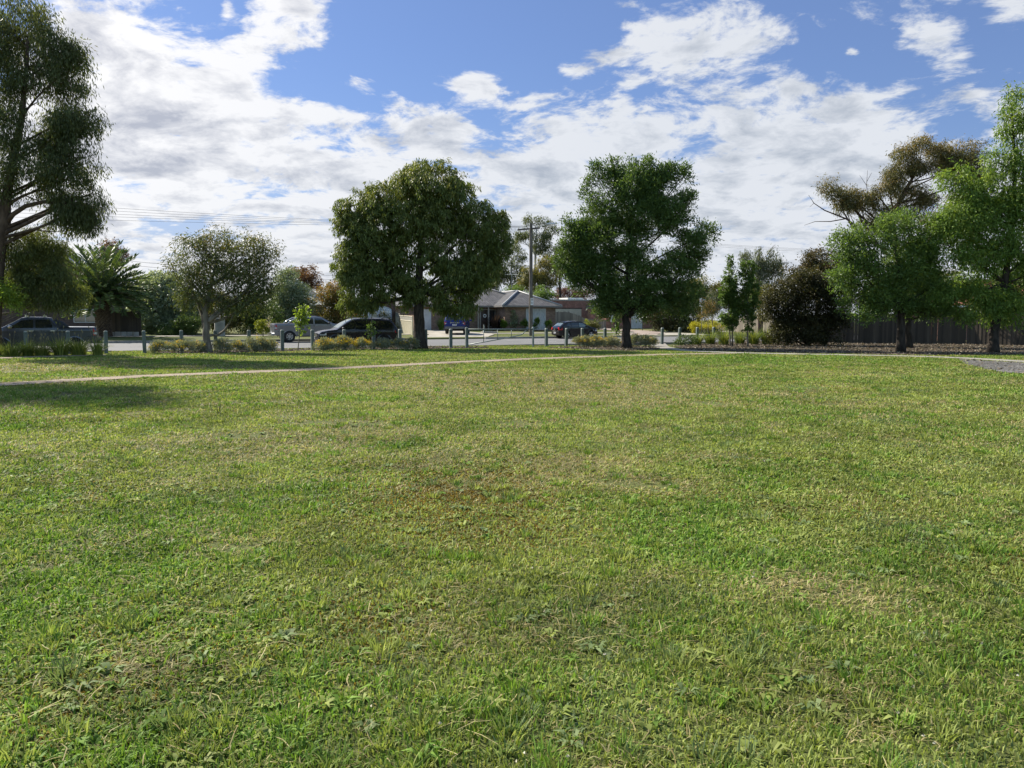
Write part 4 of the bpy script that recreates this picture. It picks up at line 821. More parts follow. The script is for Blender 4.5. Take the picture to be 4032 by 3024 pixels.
# --- palm
def palm(px, Z):
    b = at(px, 1400, Z); s_, n_ = to_sn(b[0], b[1]); b[2] = float(gz(n_)); root = thing('palm_tree', 'stout date palm with arching fronds and scaly trunk', 'palm tree', b)
    mb = MB(); H = 2.55; prof = []; nn = 26
    for i in range(37):
        z = -.1 + (H + .1) * i / 36
        r = .50 + .10 * math.exp(-z * 2.2) + .10 * (z / H) ** 3
        for j in range(nn):
            a = 2 * math.pi * (j + .5 * (i % 2)) / nn; k = r + (.055 if (i // 2 + j) % 2 else -.02) * (1 if i % 2 else .4)
            mb.v.append((k * math.cos(a), k * math.sin(a), z))
    for i in range(36):
        for j in range(nn): mb.f.append([i * nn + j, i * nn + (j + 1) % nn, (i + 1) * nn + (j + 1) % nn, (i + 1) * nn + j]); mb.mi.append(0)
    mb.lathe([(0.6, H - .02), (.62, H + .25), (.3, H + .6), (0.0, H + .7)], n=16); mb.build('trunk', BM['palm'], root)
    P, D, T = [], [], []; rm = MB()
    for i in range(120):
        f = i / 119; a = i * 2.39996; el = R(86) * (1 - f) + R(-8) * f; ln = 3.6 + .7 * rng.random() - 1.3 * f
        q = np.array([math.cos(a), math.sin(a), 0]); p = np.array([0, 0, H + .25 + .25 * (1 - f)]) + q * .25; e = el; R_ = [p]; m = 22
        for j in range(m): p = p + (q * math.cos(e) + np.array([0, 0, math.sin(e)])) * ln / m; e -= R(.9 + 1.1 * f + 3.4 * (j / m) ** 2); R_.append(p)
        rm.tube(R_[::3] + [R_[-1]], np.linspace(.035, .006, len(R_[::3]) + 1), 4, cap=False)
        tv = rng.random()
        for j in range(3, m + 1):
            t_ = unit(R_[j] - R_[j - 1]); sd = np.cross(t_, [0, 0, 1.0]); sd = unit(sd) if np.linalg.norm(sd) > .05 else np.array([-q[1], q[0], 0]); up = np.cross(sd, t_)
            for h in (0., .5):
                for sg in (-1, 1): P.append(R_[j - 1] + (R_[j] - R_[j - 1]) * h); D.append(t_ * .75 + sd * sg * .85 + up * .45 + rng.normal(size=3) * .08); T.append(tv)
    rm.build('frond_stalks', BM['stem'], root, smooth=True)
    leaf_quads(np.array(P), np.array(D), .48, .095, np.array(T), 'crown', LM['palm'], root, .25)
palm(412, 60)

# --- young street trees and garden plants
def sapling(label, px, n, lobes, leaf, L, W, cov, r, top, lean=0, stake=False, **kw):
    Z = zat(px, n); return tree('sapling', label, px, Z, lobes, leaf, L, W, cov, trunk=[(px + lean * .5, (top + 1370) / 2), (px + lean, top)], tr=(r, r * .5), bark='stem', limb=.5, sub=2, flare=1.1, **kw)
sapling('lime green sapling in the gap in front of the silver ute', 1172, 41.7, [(1183, 1230, 17, 24), (1200, 1225, 13, 22), (1178, 1265, 16, 24), (1195, 1262, 16, 26), (1186, 1292, 14, 16)], 'lime', 0.11, 0.075, 1.9, .028, 1225, lean=18, rc=.10, per=8, droop=.2)
sapling('spindly leafy sapling in front of the charcoal wagon', 1463, 41.5, [(1462, 1285, 6, 22), (1446, 1302, 14, 8), (1478, 1302, 12, 8), (1462, 1312, 12, 10)], 'green', 0.10, 0.06, 1.5, .022, 1235, rc=.10, per=7)
sapling('slim upright sapling just left of the ash trunk', 2426, 41.0, [(2428, 1215, 12, 20), (2428, 1250, 14, 22), (2425, 1280, 12, 22), (2428, 1305, 9, 14)], 'ash_bright', 0.11, 0.07, 1.7, .022, 1210, rc=.11, per=8)
tree('garden_sapling', 'light green feathery young tree on the front lawn', 2018, 82.5, [(2018, 1240, 9, 20), (2008, 1268, 12, 22), (2030, 1262, 8, 24), (2020, 1285, 18, 14)], 'greygreen', 0.13, 0.05, 1.4, tr=(.03, .012), bark='stem', rc=.16, droop=-.2, up=.4, limb=.6)
for px, rx, ry, y, lab in ((1984, 12, 18, 1284, 'small rounded conifer nearest the front door'), (2063, 12, 17, 1282, 'small rounded conifer left of the power pole'), (2115, 12, 20, 1279, 'egg shaped conifer under the curtained window'), (2161, 12, 17, 1281, 'small conifer at the brick corner by the paling fence')):
    shrub('conifer', lab, px, 82, [(px, y + 2, rx, ry), (px, y - ry * .5, rx * .6, ry * .6)], 'conifer', 0.09, 0.03, 3.0, rc=.10, up=.5, droop=-.2, shell=.75, group='clipped conifers along the tiled house', stems=3)
strappy('cordyline', 'dark purple spiky cordyline by the front door', 1950, 82.3, 1.25, .85, n=110, leaf='cordy', W=.07, bend=.4)
strappy('garden_plant', 'small green spiky plant at the garage pier', 1738, 80, .9, .5, n=110, leaf='conifer', W=.05, bend=.3)
shrub('garden_shrub', 'yellow green feathery shrub in front of the sloping paling fence', 2336, 76.5, [(2318, 1283, 14, 16), (2345, 1275, 22, 18), (2350, 1295, 20, 14)], 'autumn', 0.12, 0.045, 1.9, rc=.2, newtop=.2)
shrub('garden_shrub', 'tiny lime shrub in front of the black hatchback bonnet', 2308, 76, [(2309, 1275, 8, 12), (2310, 1290, 9, 9)], 'limehedge', 0.09, 0.04, 2.2, rc=.12)

# --- flower beds along the bollards
def mound(label, px, n, w, top, fl, tall=1.0, sil='silver'):
    Z = zat(px, n); k = Z / F; base_y = HZ + EYE * F / Z; h = base_y - top; lob = []
    h *= 1.06 + .10 * rng.random(); w *= .92
    for i, q in enumerate((-1, 0, 1)): lob.append((px + w * q * .29 + rng.normal() * 3, base_y - h * (.40 if q else .50), w * (.24 if q else .30), h * (.40 if q else .50)))
    shrub('flowering_shrub', label, px, Z, lob, sil, 0.085, 0.020, 3.0, cat='shrub', group='yellow flowering shrubs along the bollards', stems=6, stem_r=.012, rc=.12, per=12, up=.5, droop=-.3, newtop=.4, shell=.5, dr=1.1, flowers=(fl * .75, .034, .15) if fl else None)
F_ = 'yellow flowering shrub, '
for lab, px, n, w_, top, fl in (
    (F_ + 'first from the bare left end of the pale gum bed', 640, 41.6, 90, 1354, 34), (F_ + 'low and wide, just left of the pale trunk', 715, 41.7, 90, 1354, 38), ('low grey shrub with few flowers, touching the pale trunk', 785, 41.9, 70, 1352, 16),
    ('grey flowerless shrub right beside the pale trunk', 880, 41.8, 80, 1348, 6), ('brownish flowering shrub between grey shrub and tall grey mound', 945, 41.8, 70, 1352, 14), ('tallest grey mound at the right of the pale gum bed', 1010, 41.8, 85, 1340, 16), (F_ + 'small right end clump by the lime sapling', 1065, 41.7, 60, 1352, 20),
    (F_ + 'brightest, in front of the charcoal wagon grille', 1280, 41.5, 85, 1345, 60), (F_ + 'bright, under the charcoal wagon front door', 1352, 41.5, 90, 1341, 62), (F_ + 'bright, left of the spindly sapling', 1425, 41.5, 80, 1342, 60),
    ('grey flowering shrub under the charcoal wagon rear wheel', 1510, 41.6, 80, 1348, 18), (F_ + 'sparse, left of the broad evergreen trunk', 1570, 41.6, 70, 1346, 24), (F_ + 'dark, touching the broad evergreen trunk', 1622, 41.0, 46, 1344, 30),
    (F_ + 'left end of the bed under the black hatchback', 2290, 40.2, 70, 1336, 30), (F_ + 'tall, under the black hatchback front wheel', 2345, 40.2, 75, 1332, 34), (F_ + 'grey, around the slim upright sapling', 2405, 40.2, 75, 1336, 18),
    ('grey green shrub just right of the ash trunk', 2515, 39.6, 70, 1326, 8), (F_ + 'right end clump beside the concrete path', 2560, 39.4, 60, 1338, 22)):
    mound(lab, px, n, w_, top, fl)
for lab, px, n, h, r, cnt, sh in (('wide leafy clump under the dark ute door', 45, 41.2, .52, .62, 230, 3), ('clump with tall seed heads by the leftmost bollards', 110, 41.2, .5, .45, 170, 5), ('seeding clump below the dark ute middle', 165, 41.2, .55, .55, 200, 9), ('dense clump under the dark ute rear wheel', 240, 41.2, .6, .55, 230, 5), ('dense clump left of the loose end clump', 310, 41.2, .56, .55, 210, 4), ('loose end clump beside the tall grey bollard', 385, 41.0, .58, .42, 130, 4)):
    strappy('strappy_plant', 'strappy green ' + lab, px, zat(px, n + rng.normal() * .25), h * (.85 + .3 * rng.random()), r * 1.2, int(cnt * 1.2), seed_heads=sh, group='strappy plants along the road edge', W=.022)
for lab, px, Z, h, r, cnt in (('yellowish clump left of the columnar trees', 2745, 52, .6, .6, 170), ('upright clump right of the small bollard', 2795, 52.5, .85, .6, 190), ('dark clump behind the twin trunks', 2850, 53, .85, .65, 200), ('clump between the columnar trunks', 2912, 53, .8, .6, 190), ('bright clump behind the single slim trunk', 2965, 53, .85, .7, 200), ('clump left of the dark bush', 3020, 52.5, .95, .65, 200), ('short clump at the dark bush foot', 3055, 51.5, .7, .45, 130)):
    strappy('strappy_plant', 'strappy ' + lab, px, Z + rng.normal() * .8, h * (.85 + .3 * rng.random()), r * 1.15, cnt, 'strap_dark', group='strappy plants in the mulch bed', W=.026)
shrub('low_shrub', 'low dark green ground shrub at the concrete path corner', 2700, 51.5, [(2690, 1338, 26, 14), (2720, 1340, 22, 14), (2668, 1345, 16, 9)], 'hedge', 0.09, 0.035, 2.3, rc=.14)

# --- leaf litter and bark chips on the beds, one loose layer
def litter():
    P = []
    for pix, k in (([(3770, 1413), (3800, 1432), (3870, 1452), (3940, 1464), (4060, 1472), (4400, 1500), (4400, 1452), (4032, 1428)], 260), (beds[0], 2600), (beds[1], 2200), (beds[2], 16000)):
        G = np.array([ground(x, y)[:2] for x, y in pix]); lo, hi = G.min(0), G.max(0); hi = np.minimum(hi, [34, 60])
        q = lo + rng.random((k * 3, 2)) * (hi - lo); q = q[inpoly(q[:, 0], q[:, 1], [tuple(g_) for g_ in G])][:k]; P.append(q)
    P = np.concatenate(P); n = len(P); X = np.c_[P, .014 + .02 * rng.random(n)]
    D = rng.normal(size=(n, 3)) * [1, 1, .25]
    o = leaf_quads(X, D, .11, .045, rng.random(n), 'leaf_litter', leafmat('litter', (0.05, 0.036, 0.024), (0.21, 0.16, 0.11), (0.30, 0.26, 0.20), .1, .8), None, .6)
    tag(o, 'fallen leaves and bark chips scattered over the mulch beds', 'leaf litter', kind='stuff')
litter()
# a few twigs of dead weed standing in the lawn
mb = MB(); b = ground(860, 1632)
for i in range(9):
    a = rng.random() * 6.28; e = np.array([math.cos(a) * .16 * rng.random(), math.sin(a) * .16 * rng.random(), .10 + .1 * rng.random()]); mb.tube([(0, 0, 0), e * .5 + rng.normal(size=3) * .01, e], [.004, .003, .002], 4)
o = mb.build('dead_weed', BM['dark']); o.location = tuple(b); tag(o, 'small dead brown weed sticking up in the lawn', 'weed')

# ================================================================== BUILT THINGS
def brick(name, c1, c2, mortar, sc_=1.0):
    m, t, b = newmat(name); p = t.obj(); x, y, z = t.sep(p)
    br = t.new('ShaderNodeTexBrick'); t.put(br.inputs['Vector'], t.comb(t.m('ADD', x, y), z, 0.0))
    t.put(br.inputs['Color1'], (*c1, 1)); t.put(br.inputs['Color2'], (*c2, 1)); t.put(br.inputs['Mortar'], (*mortar, 1)); t.put(br.inputs['Scale'], 1.0 * sc_)
    t.put(br.inputs['Mortar Size'], 0.012); t.put(br.inputs['Brick Width'], 0.24); t.put(br.inputs['Row Height'], 0.086); t.put(br.inputs['Bias'], -0.2)
    l = t.smooth(t.noise(p, 1.1, 5, 0.65), 0.3, 0.7, 0.75, 1.25); l2 = t.smooth(t.noise(t.vm('MULTIPLY', p, (3, 3, 12)), 1.2, 3), 0.3, 0.7, 0.85, 1.15)
    c_ = t.mix(1.0, br.outputs['Color'], t.comb(l, l, l), 'MULTIPLY'); c_ = t.mix(1.0, c_, t.comb(l2, l2, l2), 'MULTIPLY')
    t.put(b.inputs['Base Color'], c_); t.put(b.inputs['Roughness'], 0.9); t.put(b.inputs['Normal'], t.bump(br.outputs['Fac'], -0.4, 0.01)); return m
def tiles(name, c1, c2):
    """roof tiles: uv in metres, u along the eave and v up the slope"""
    m, t, b = newmat(name); uv = t.new('ShaderNodeUVMap').outputs[0]; x, y, _ = t.sep(uv)
    row = t.m('FLOOR', t.m('DIVIDE', y, 0.34)); fy = t.m('FRACT', t.m('DIVIDE', y, 0.34)); fx = t.m('FRACT', t.m('DIVIDE', x, 0.30))
    roll = t.m('POWER', t.m('ABSOLUTE', t.m('SINE', t.m('MULTIPLY', fx, math.pi))), 0.6); lap = t.m('SUBTRACT', 1.0, fy)
    wn = t.new('ShaderNodeTexWhiteNoise'); t.put(wn.inputs[0], t.comb(t.m('FLOOR', t.m('DIVIDE', x, 0.30)), row, 0.0)); r_ = wn.outputs['Value']
    n = t.noise(t.comb(x, y, 0.0), 0.8, 5, 0.6)
    c_ = t.mix(r_, (*c1, 1), (*c2, 1)); l = t.smooth(n, 0.3, 0.7, 0.8, 1.2); c_ = t.mix(1.0, c_, t.comb(l, l, l), 'MULTIPLY')
    joint = t.m('MAXIMUM', t.smooth(fy, 0.10, 0.0), t.m('MULTIPLY', t.smooth(roll, 0.45, 0.1), 0.7)); c_ = t.mix(t.m('MULTIPLY', joint, 0.75), c_, (0.02, 0.02, 0.022, 1))
    t.put(b.inputs['Base Color'], c_); t.put(b.inputs['Roughness'], 0.6); t.put(b.inputs['Specular IOR Level'], 0.35)
    t.put(b.inputs['Normal'], t.bump(t.m('ADD', t.m('MULTIPLY', roll, 0.6), lap), 1.0, 0.05)); return m
M_brick = brick('brown_brick', (0.165, 0.092, 0.062), (0.27, 0.16, 0.11), (0.20, 0.17, 0.14))
M_redbrick = brick('red_brick', (0.24, 0.090, 0.060), (0.33, 0.135, 0.088), (0.22, 0.17, 0.14))
M_darkbrick = brick('dark_brick', (0.060, 0.030, 0.024), (0.095, 0.050, 0.038), (0.10, 0.085, 0.07))
M_whitebrick = brick('white_brick', (0.62, 0.66, 0.72), (0.70, 0.74, 0.80), (0.55, 0.58, 0.62))
M_tile = tiles('grey_roof_tile', (0.050, 0.048, 0.047), (0.105, 0.101, 0.100))
M_paletile = tiles('pale_roof_tile', (0.30, 0.31, 0.28), (0.42, 0.43, 0.40))
M_redtile = tiles('red_roof_tile', (0.24, 0.085, 0.055), (0.36, 0.15, 0.10))
M_cap = pbr('ridge_cap', (0.10, 0.10, 0.105), 0.5, var=.2)
M_cappale = pbr('ridge_cap_pale', (0.30, 0.30, 0.30), 0.5, var=.2)
M_fascia = pbr('fascia_paint', (0.30, 0.28, 0.24), 0.5, var=.15)
M_gutter = pbr('gutter_metal', (0.16, 0.15, 0.14), 0.4, var=.15)
M_white = pbr('white_paint', (0.72, 0.72, 0.69), 0.5, var=.12)
M_cream = pbr('cream_steel', (0.52, 0.47, 0.35), 0.5, var=.12)
M_creamd = pbr('cream_post', (0.34, 0.30, 0.20), 0.5, var=.12)
M_alu = pbr('window_frame', (0.45, 0.45, 0.44), 0.35, metal=.4, var=.1)
M_wood = pbr('door_timber', (0.045, 0.026, 0.017), 0.45, var=.3, vscale=8)
M_roller = pbr('roller_door', (0.50, 0.50, 0.50), 0.45, var=.1)
M_curtain = pbr('lace_curtain', (0.40, 0.42, 0.42), 0.9, var=.5, vscale=9, stretch=(4, 4, .3))
M_galv = pbr('galvanised_steel', (0.21, 0.24, 0.24), 0.45, metal=.5, var=.25, vscale=5)
M_bluegrey = pbr('blue_grey_metal', (0.045, 0.060, 0.110), 0.5, var=.2)
M_ochre = pbr('ochre_boards', (0.20, 0.115, 0.045), 0.7, var=.25, stretch=(1, 1, 8))
M_black = pbr('black_plastic', (0.012, 0.012, 0.013), 0.5, var=.2)
def glass(name, col, rough=0.03):
    m, t, b = newmat(name); n = t.noise(t.obj(), 1.3, 3, .5); c_ = t.mix(n, (*[q * .6 for q in col], 1), (*[q * 1.5 for q in col], 1))
    t.put(b.inputs['Base Color'], c_); t.put(b.inputs['Roughness'], rough); t.put(b.inputs['Specular IOR Level'], 0.8); return m
M_glass = glass('window_glass', (0.020, 0.024, 0.026))
def palings(name, ca, cb):
    m, t, b = newmat(name); isl = t.island(); p = t.vm('MULTIPLY', t.pos(), (6, 6, .5)); n = t.noise(p, 3.0, 6, .7)
    c_ = t.mix(t.m('ADD', t.m('MULTIPLY', isl, .6), t.m('MULTIPLY', n, .4)), (*ca, 1), (*cb, 1))
    t.put(b.inputs['Base Color'], c_); t.put(b.inputs['Roughness'], .9); t.put(b.inputs['Normal'], t.bump(n, .5, .01)); return m
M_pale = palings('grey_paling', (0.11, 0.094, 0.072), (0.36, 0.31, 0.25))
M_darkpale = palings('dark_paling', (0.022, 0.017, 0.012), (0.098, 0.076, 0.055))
M_post = pbr('treated_pine', (0.108, 0.132, 0.124), 0.8, var=.3, vscale=5, bump=.3, bscale=14, stretch=(4, 4, .7))
M_posttop = pbr('treated_pine_top', (0.26, 0.28, 0.255), 0.8, var=.2, vscale=9)
M_pole = barkmat('pole_timber', (0.080, 0.069, 0.056), (0.19, 0.165, 0.135), 7, .15, .5)

def local(name, label, cat, s, n, z=None, rz=RA, group=None):
    p = sn(s, n, float(gz(n)) if z is None else z); return thing(name, label, cat, p, rz, group)
def roof_face(mb_list, pts, eave):
    """pts polygon (3-D); eave = index pair giving the eave edge for the tile courses"""
    mb_list.append((pts, eave))
def build_roof(name, faces, mat, parent, thick=0.06):
    me = bpy.data.meshes.new(name); V, Fs, UV = [], [], []
    for pts, (i, j) in faces:
        P_ = [np.array(p, float) for p in pts]; u = unit(P_[j] - P_[i]); nrm = unit(np.cross(P_[1] - P_[0], P_[2] - P_[0])); nrm = nrm if nrm[2] > 0 else -nrm; v_ = np.cross(nrm, u); v_ = v_ if v_[2] > 0 else -v_
        k = len(V); V += P_; order = list(range(len(P_))); 
        if np.cross(P_[1] - P_[0], P_[2] - P_[0])[2] < 0: order = order[::-1]
        Fs.append([k + q for q in order]); UV += [((P_[q] - P_[i]).dot(u), (P_[q] - P_[i]).dot(v_)) for q in order]
    me.from_pydata([tuple(p) for p in V], [], Fs); l = me.uv_layers.new(name='UVMap')
    for q, uv in enumerate(UV): l.data[q].uv = uv
    o = link_mesh(name, me, mat, parent); md = o.modifiers.new('solid', 'SOLIDIFY'); md.thickness = thick; md.offset = -1; return o
def caps(mb, segs, r=.10):
    for a, b in segs: mb.tube([np.array(a) + [0, 0, .03], np.array(b) + [0, 0, .03]], r, 8)
def window(parent, x0, x1, z0, z1, y, bars=1, frame=M_alu, depth=.06, pane=M_glass, curtain=False, horiz=0):
    """window on a facade that looks along -y"""
    f = MB(); w_ = .055
    f.box2((x0 - w_, y - depth, z0 - w_), (x1 + w_, y + .002, z0)); f.box2((x0 - w_, y - depth, z1), (x1 + w_, y + .002, z1 + w_))
    f.box2((x0 - w_, y - depth, z0), (x0, y + .002, z1)); f.box2((x1, y - depth, z0), (x1 + w_, y + .002, z1))
    for i in range(bars): q = x0 + (x1 - x0) * (i + 1) / (bars + 1); f.box2((q - .025, y - depth * .8, z0), (q + .025, y - .002, z1))
    for i in range(horiz): q = z0 + (z1 - z0) * (i + 1) / (horiz + 1.6); f.box2((x0, y - depth * .7, q - .025), (x1, y - .003, q + .025))
    o = f.build('window', frame, parent); p = MB(); p.box2((x0, y - depth * .35, z0), (x1, y - .006, z1)); p.build('pane', M_curtain if curtain else pane, o)
    return o
def hip(mbcap, x0, x1, y0, y1, ze, rise, ov=.5, ridge_x=True):
    """hip roof faces over a rectangle"""
    a, b, c_, d = (x0 - ov, y0 - ov, ze), (x1 + ov, y0 - ov, ze), (x1 + ov, y1 + ov, ze), (x0 - ov, y1 + ov, ze)
    if ridge_x:
        h = (y1 - y0) / 2 + ov; ym = (y0 + y1) / 2; e, f = (x0 - ov + h, ym, ze + rise), (x1 + ov - h, ym, ze + rise)
        caps(mbcap, [(a, e), (d, e), (b, f), (c_, f), (e, f)]); return [((a, b, f, e), (0, 1)), ((b, c_, f), (0, 1)), ((c_, d, e, f), (0, 1)), ((d, a, e), (0, 1))]
    h = (x1 - x0) / 2 + ov; xm = (x0 + x1) / 2; e, f = (xm, y0 - ov + h, ze + rise), (xm, y1 + ov - h, ze + rise)
    caps(mbcap, [(a, e), (b, e), (c_, f), (d, f), (e, f)]); return [((a, b, e), (0, 1)), ((b, c_, f, e), (0, 1)), ((c_, d, f), (0, 1)), ((d, a, e, f), (0, 1))]
def gutter(mb, x0, x1, y0, y1, z, ov):
    for a, b in (((x0 - ov - .05, y0 - ov - .07, z - .16), (x1 + ov + .05, y0 - ov - .005, z - .03)), ((x0 - ov - .07, y0 - ov - .003, z - .16), (x0 - ov - .005, y1 + ov, z - .03)), ((x1 + ov + .005, y0 - ov - .003, z - .16), (x1 + ov + .07, y1 + ov, z - .03))): mb.box2(a, b)

# ---- tiled brick house ---------------------------------------------------------------
hn = 76.0; hs = s_at(1640, hn); H1 = local('brick_house', 'brown brick house with grey tiled hip roof behind the power pole', 'house', hs, hn, 0.58)
W0 = s_at(1985, 74) - hs; W1 = s_at(2200, 73.6) - hs - .3       # wing, in the house frame
mb = MB(); mb.box2((0, 0, -.6), (W0, .22, 2.42)); mb.box2((0, .22, -.6), (.22, 11, 2.42)); mb.box2((W0 - .02, 10.78, -.6), (W1, 11, 2.42)); mb.box2((.22, 10.78, -.6), (W0 - .02, 11, 2.42)); mb.box2((W0, -2.2, -.6), (W1, -1.98, 2.42)); mb.box2((W0, -1.98, -.6), (W0 + .22, .22, 2.42)); mb.box2((W1 - .22, -1.98, -.6), (W1, 10.78, 2.42))
mb.build('wall', M_brick, H1)
cp = MB(); fs = hip(cp, 0, W1 - 1.0, 0, 11, 2.5, 2.55, .55)
xm = (W0 + W1) / 2; hw = (W1 - W0) / 2 + .5; yw = -2.2 - .5; zr = 2.5 + hw * .46
a, b, e, f = (W0 - .5, yw, 2.5), (W1 + .5, yw, 2.5), (xm, yw + hw, zr), (xm, 4.6, zr); c_, d = (W1 + .5, 4.6, 2.5), (W0 - .5, 4.6, 2.5)
fs += [((a, b, e), (0, 1)), ((b, c_, f, e), (0, 1)), ((d, a, e, f), (0, 1))]
rf = build_roof('roof', fs, M_tile, H1)
cp.build('ridge_cap', M_cap, rf, smooth=True); cq = MB(); caps(cq, [(a, e), (e, f)], .11); caps(cq, [(b, e)], .09); cq.build('ridge_cap', M_cappale, rf, smooth=True)
gm = MB(); gm.box2((-.6, -.62, 2.34), (W0 - .5, -.55, 2.48)); gm.box2((W0 - .57, yw - .07, 2.34), (W1 + .57, yw, 2.48)); gm.box2((W0 - .57, yw, 2.34), (W0 - .5, -.62, 2.48)); gm.box2((W1 + .5, yw, 2.34), (W1 + .57, 10, 2.48)); gm.build('gutter', M_gutter, H1)
em = MB(); em.box2((-.55, -.55, 2.425), (W0, 0, 2.47)); em.box2((W0 - .5, yw, 2.425), (W1 + .5, -2.2, 2.47)); em.build('eave', M_fascia, H1)
# door in a porch, windows
xd = s_at(1908, 76) - hs; dm = MB(); dm.box2((xd - .45, -.05, -.05), (xd + .45, -.004, 2.08)); do = dm.build('door', M_wood, H1); fm = MB(); fm.box2((xd - .54, -.08, -.05), (xd - .45, .002, 2.17)); fm.box2((xd + .45, -.08, -.05), (xd + .54, .002, 2.17)); fm.box2((xd - .54, -.08, 2.08), (xd + .54, .002, 2.17)); fm.build('frame', M_fascia, do)
wr = MB(); wr.lathe([(.10, -.02), (.15, -.04), (.20, -.02), (.15, 0), (.10, -.02)], (xd, -.07, 1.45), 'y', 16); wr.build('wreath', M_white, do, smooth=True)
for px in (1885, 1925): 
    q = s_at(px, 75.4) - hs; pm = MB(); pm.box((q, -.5, 1.15), (.10, .10, 2.55)); pm.build('porch_post', M_fascia, H1)
xw = s_at(1950, 76) - hs; window(H1, xw - .8, xw + .75, .35, 2.05, 0, 1); 
xa, xb = s_at(2072, 73.8) - hs, s_at(2146, 73.8) - hs; window(H1, xa, xb, .05, 2.15, -2.2, 3, curtain=True, horiz=1); sl = MB(); sl.box2((xa - .1, -2.32, -.10), (xb + .1, -2.2, -.01)); sl.build('window_sill', M_brick, H1)
# garage end: brick piers, roller door
xg0, xg1 = s_at(1688, 76) - hs, s_at(1700, 76) - hs; rm = MB(); rm.box2((s_at(1650, 76) - hs, -.05, -.3), (s_at(1698, 76) - hs, -.004, 2.1))
for i in range(14): rm.box2((s_at(1650, 76) - hs, -.065, -.25 + i * .165), (s_at(1698, 76) - hs, -.05, -.14 + i * .165))
rm.build('roller_door', M_roller, H1)
an = MB(); ax = s_at(2015, 80) - hs; an.tube([(ax, 4, 4.2), (ax, 4, 6.2)], .025, 6); an.tube([(ax - .7, 4, 6.05), (ax + .7, 4, 6.05)], .018, 5); 
for i in range(6): an.tube([(ax - .6 + i * .24, 3.6, 6.05), (ax - .6 + i * .24, 4.4, 6.05)], .012, 4)
an.build('aerial', M_galv, rf)

# ---- garage with white painted arched front -------------------------------------------
gs0, gs1 = s_at(1392, 73), s_at(1560, 73); G1 = local('garage', 'brick garage with white painted front under a shallow arch', 'garage', gs0, 73, .47); L_ = gs1 - gs0
mb = MB(); mb.box2((0, 0, -.5), (.35, 6, 3.0)); mb.box2((L_ - .35, 0, -.5), (L_, 6, 3.0)); mb.box2((.35, 5.8, -.5), (L_ - .35, 6, 3.0))
ar = [(.35, 3.0), (L_ - .35, 3.0)] + [(L_ - .35 - (L_ - .7) * i / 12, 2.15 + .42 * math.sin(math.pi * i / 12) ** .6) for i in range(13)]
vs = [(x, 0, z) for x, z in ar] + [(x, .3, z) for x, z in ar]; k = len(ar); mb.add(vs, [list(range(k)), [k + i for i in range(k)][::-1]] + [[(i + 1) % k, i, k + i, k + (i + 1) % k] for i in range(k)])
mb.build('wall', M_darkbrick, G1)
wm = MB(); wm.box2((.35, .12, -.5), (L_ - .35, .28, 2.62)); wm.build('painted_infill', M_whitebrick, G1)
window(G1, 1.05, 1.45, 1.45, 1.85, .12, 0, frame=M_white); pm = MB(); pm.box2((1.85, .07, .85), (2.3, .118, 1.95)); pm.build('meter_cover', M_cream, G1)
dm = MB(); dm.box2((L_ - 1.45, .06, -.1), (L_ - .5, .118, 2.0)); d_ = dm.build('door', M_white, G1); hm = MB(); hm.box2((L_ - .65, .03, .95), (L_ - .58, .06, 1.1)); hm.build('handle', M_black, d_)
rf = MB(); rf.box2((-.25, -.35, 3.003), (L_ + .25, 6.3, 3.18)); rf.build('roof', M_fascia, G1)
lm = MB(); lm.box2((L_ - 1.62, .05, 1.3), (L_ - 1.54, .118, 1.75)); lm.build('wall_lamp', M_black, G1)

# ---- flat roofed brick house and its garage ------------------------------------------------
fs0, fs1 = s_at(2176, 86), s_at(2475, 86); H2 = local('brick_house', 'red brick house with flat pale parapet behind the paling fence', 'house', fs0, 86, .62); L_ = fs1 - fs0
mb = MB(); mb.box2((-2, 0, -.5), (L_, .25, 3.35)); mb.box2((L_ - .25, .25, -.5), (L_, 9, 3.35)); mb.box2((-2, .25, -.5), (-1.75, 9, 3.35)); mb.build('wall', M_redbrick, H2)
cm = MB(); cm.box2((-2.05, -.06, 3.353), (L_ + .05, 9, 3.52)); cm.build('parapet', M_fascia, H2)
x1 = s_at(2287, 86) - fs0; gm = MB(); gm.box2((.2, -.06, -.3), (x1, -.004, 2.35))
for i in range(5): gm.box2((.2, -.075, -.2 + i * .5), (x1, -.06, .2 + i * .5))
gm.build('garage_door', M_cream, H2); fm = MB(); fm.box2((.1, -.09, 2.353), (x1 + .12, .0, 2.5)); fm.build('lintel', M_darkbrick, H2)
sm = MB(); sm.box2((s_at(2250, 86) - fs0, 1, 3.5), (s_at(2310, 86) - fs0, 3.2, 3.78)); sm.build('skylight', M_white, H2)
ks0, ks1 = s_at(2385, 79), s_at(2536, 79); H3 = local('brick_garage', 'brick garage with grey roller door behind the ash trunk', 'garage', ks0, 79, .60); L_ = ks1 - ks0
mb = MB(); xr0, xr1 = s_at(2484, 79) - ks0, s_at(2528, 79) - ks0
mb.box2((0, 0, -.5), (xr0, .22, 2.45)); mb.box2((xr1, 0, -.5), (L_ + 1.2, .22, 2.45)); mb.box2((xr0, 0, 2.2), (xr1, .22, 2.45)); mb.box2((L_ + .98, .22, -.5), (L_ + 1.2, 4, 2.45)); mb.box2((0, .22, -.5), (.22, 4, 2.45)); mb.build('wall', M_redbrick, H3)
cp = MB(); fs = hip(cp, .4, L_ + 1.2, 0, 4, 2.5, 1.05, .4); rf = build_roof('roof', fs, M_tile, H3); cp.build('ridge_cap', M_cap, rf, smooth=True); gm = MB(); gutter(gm, .4, L_ + 1.2, 0, 4, 2.5, .4); gm.box2((0, -.4, 2.42), (L_ + 1.6, -.003, 2.46)); gm.build('gutter', M_fascia, H3)
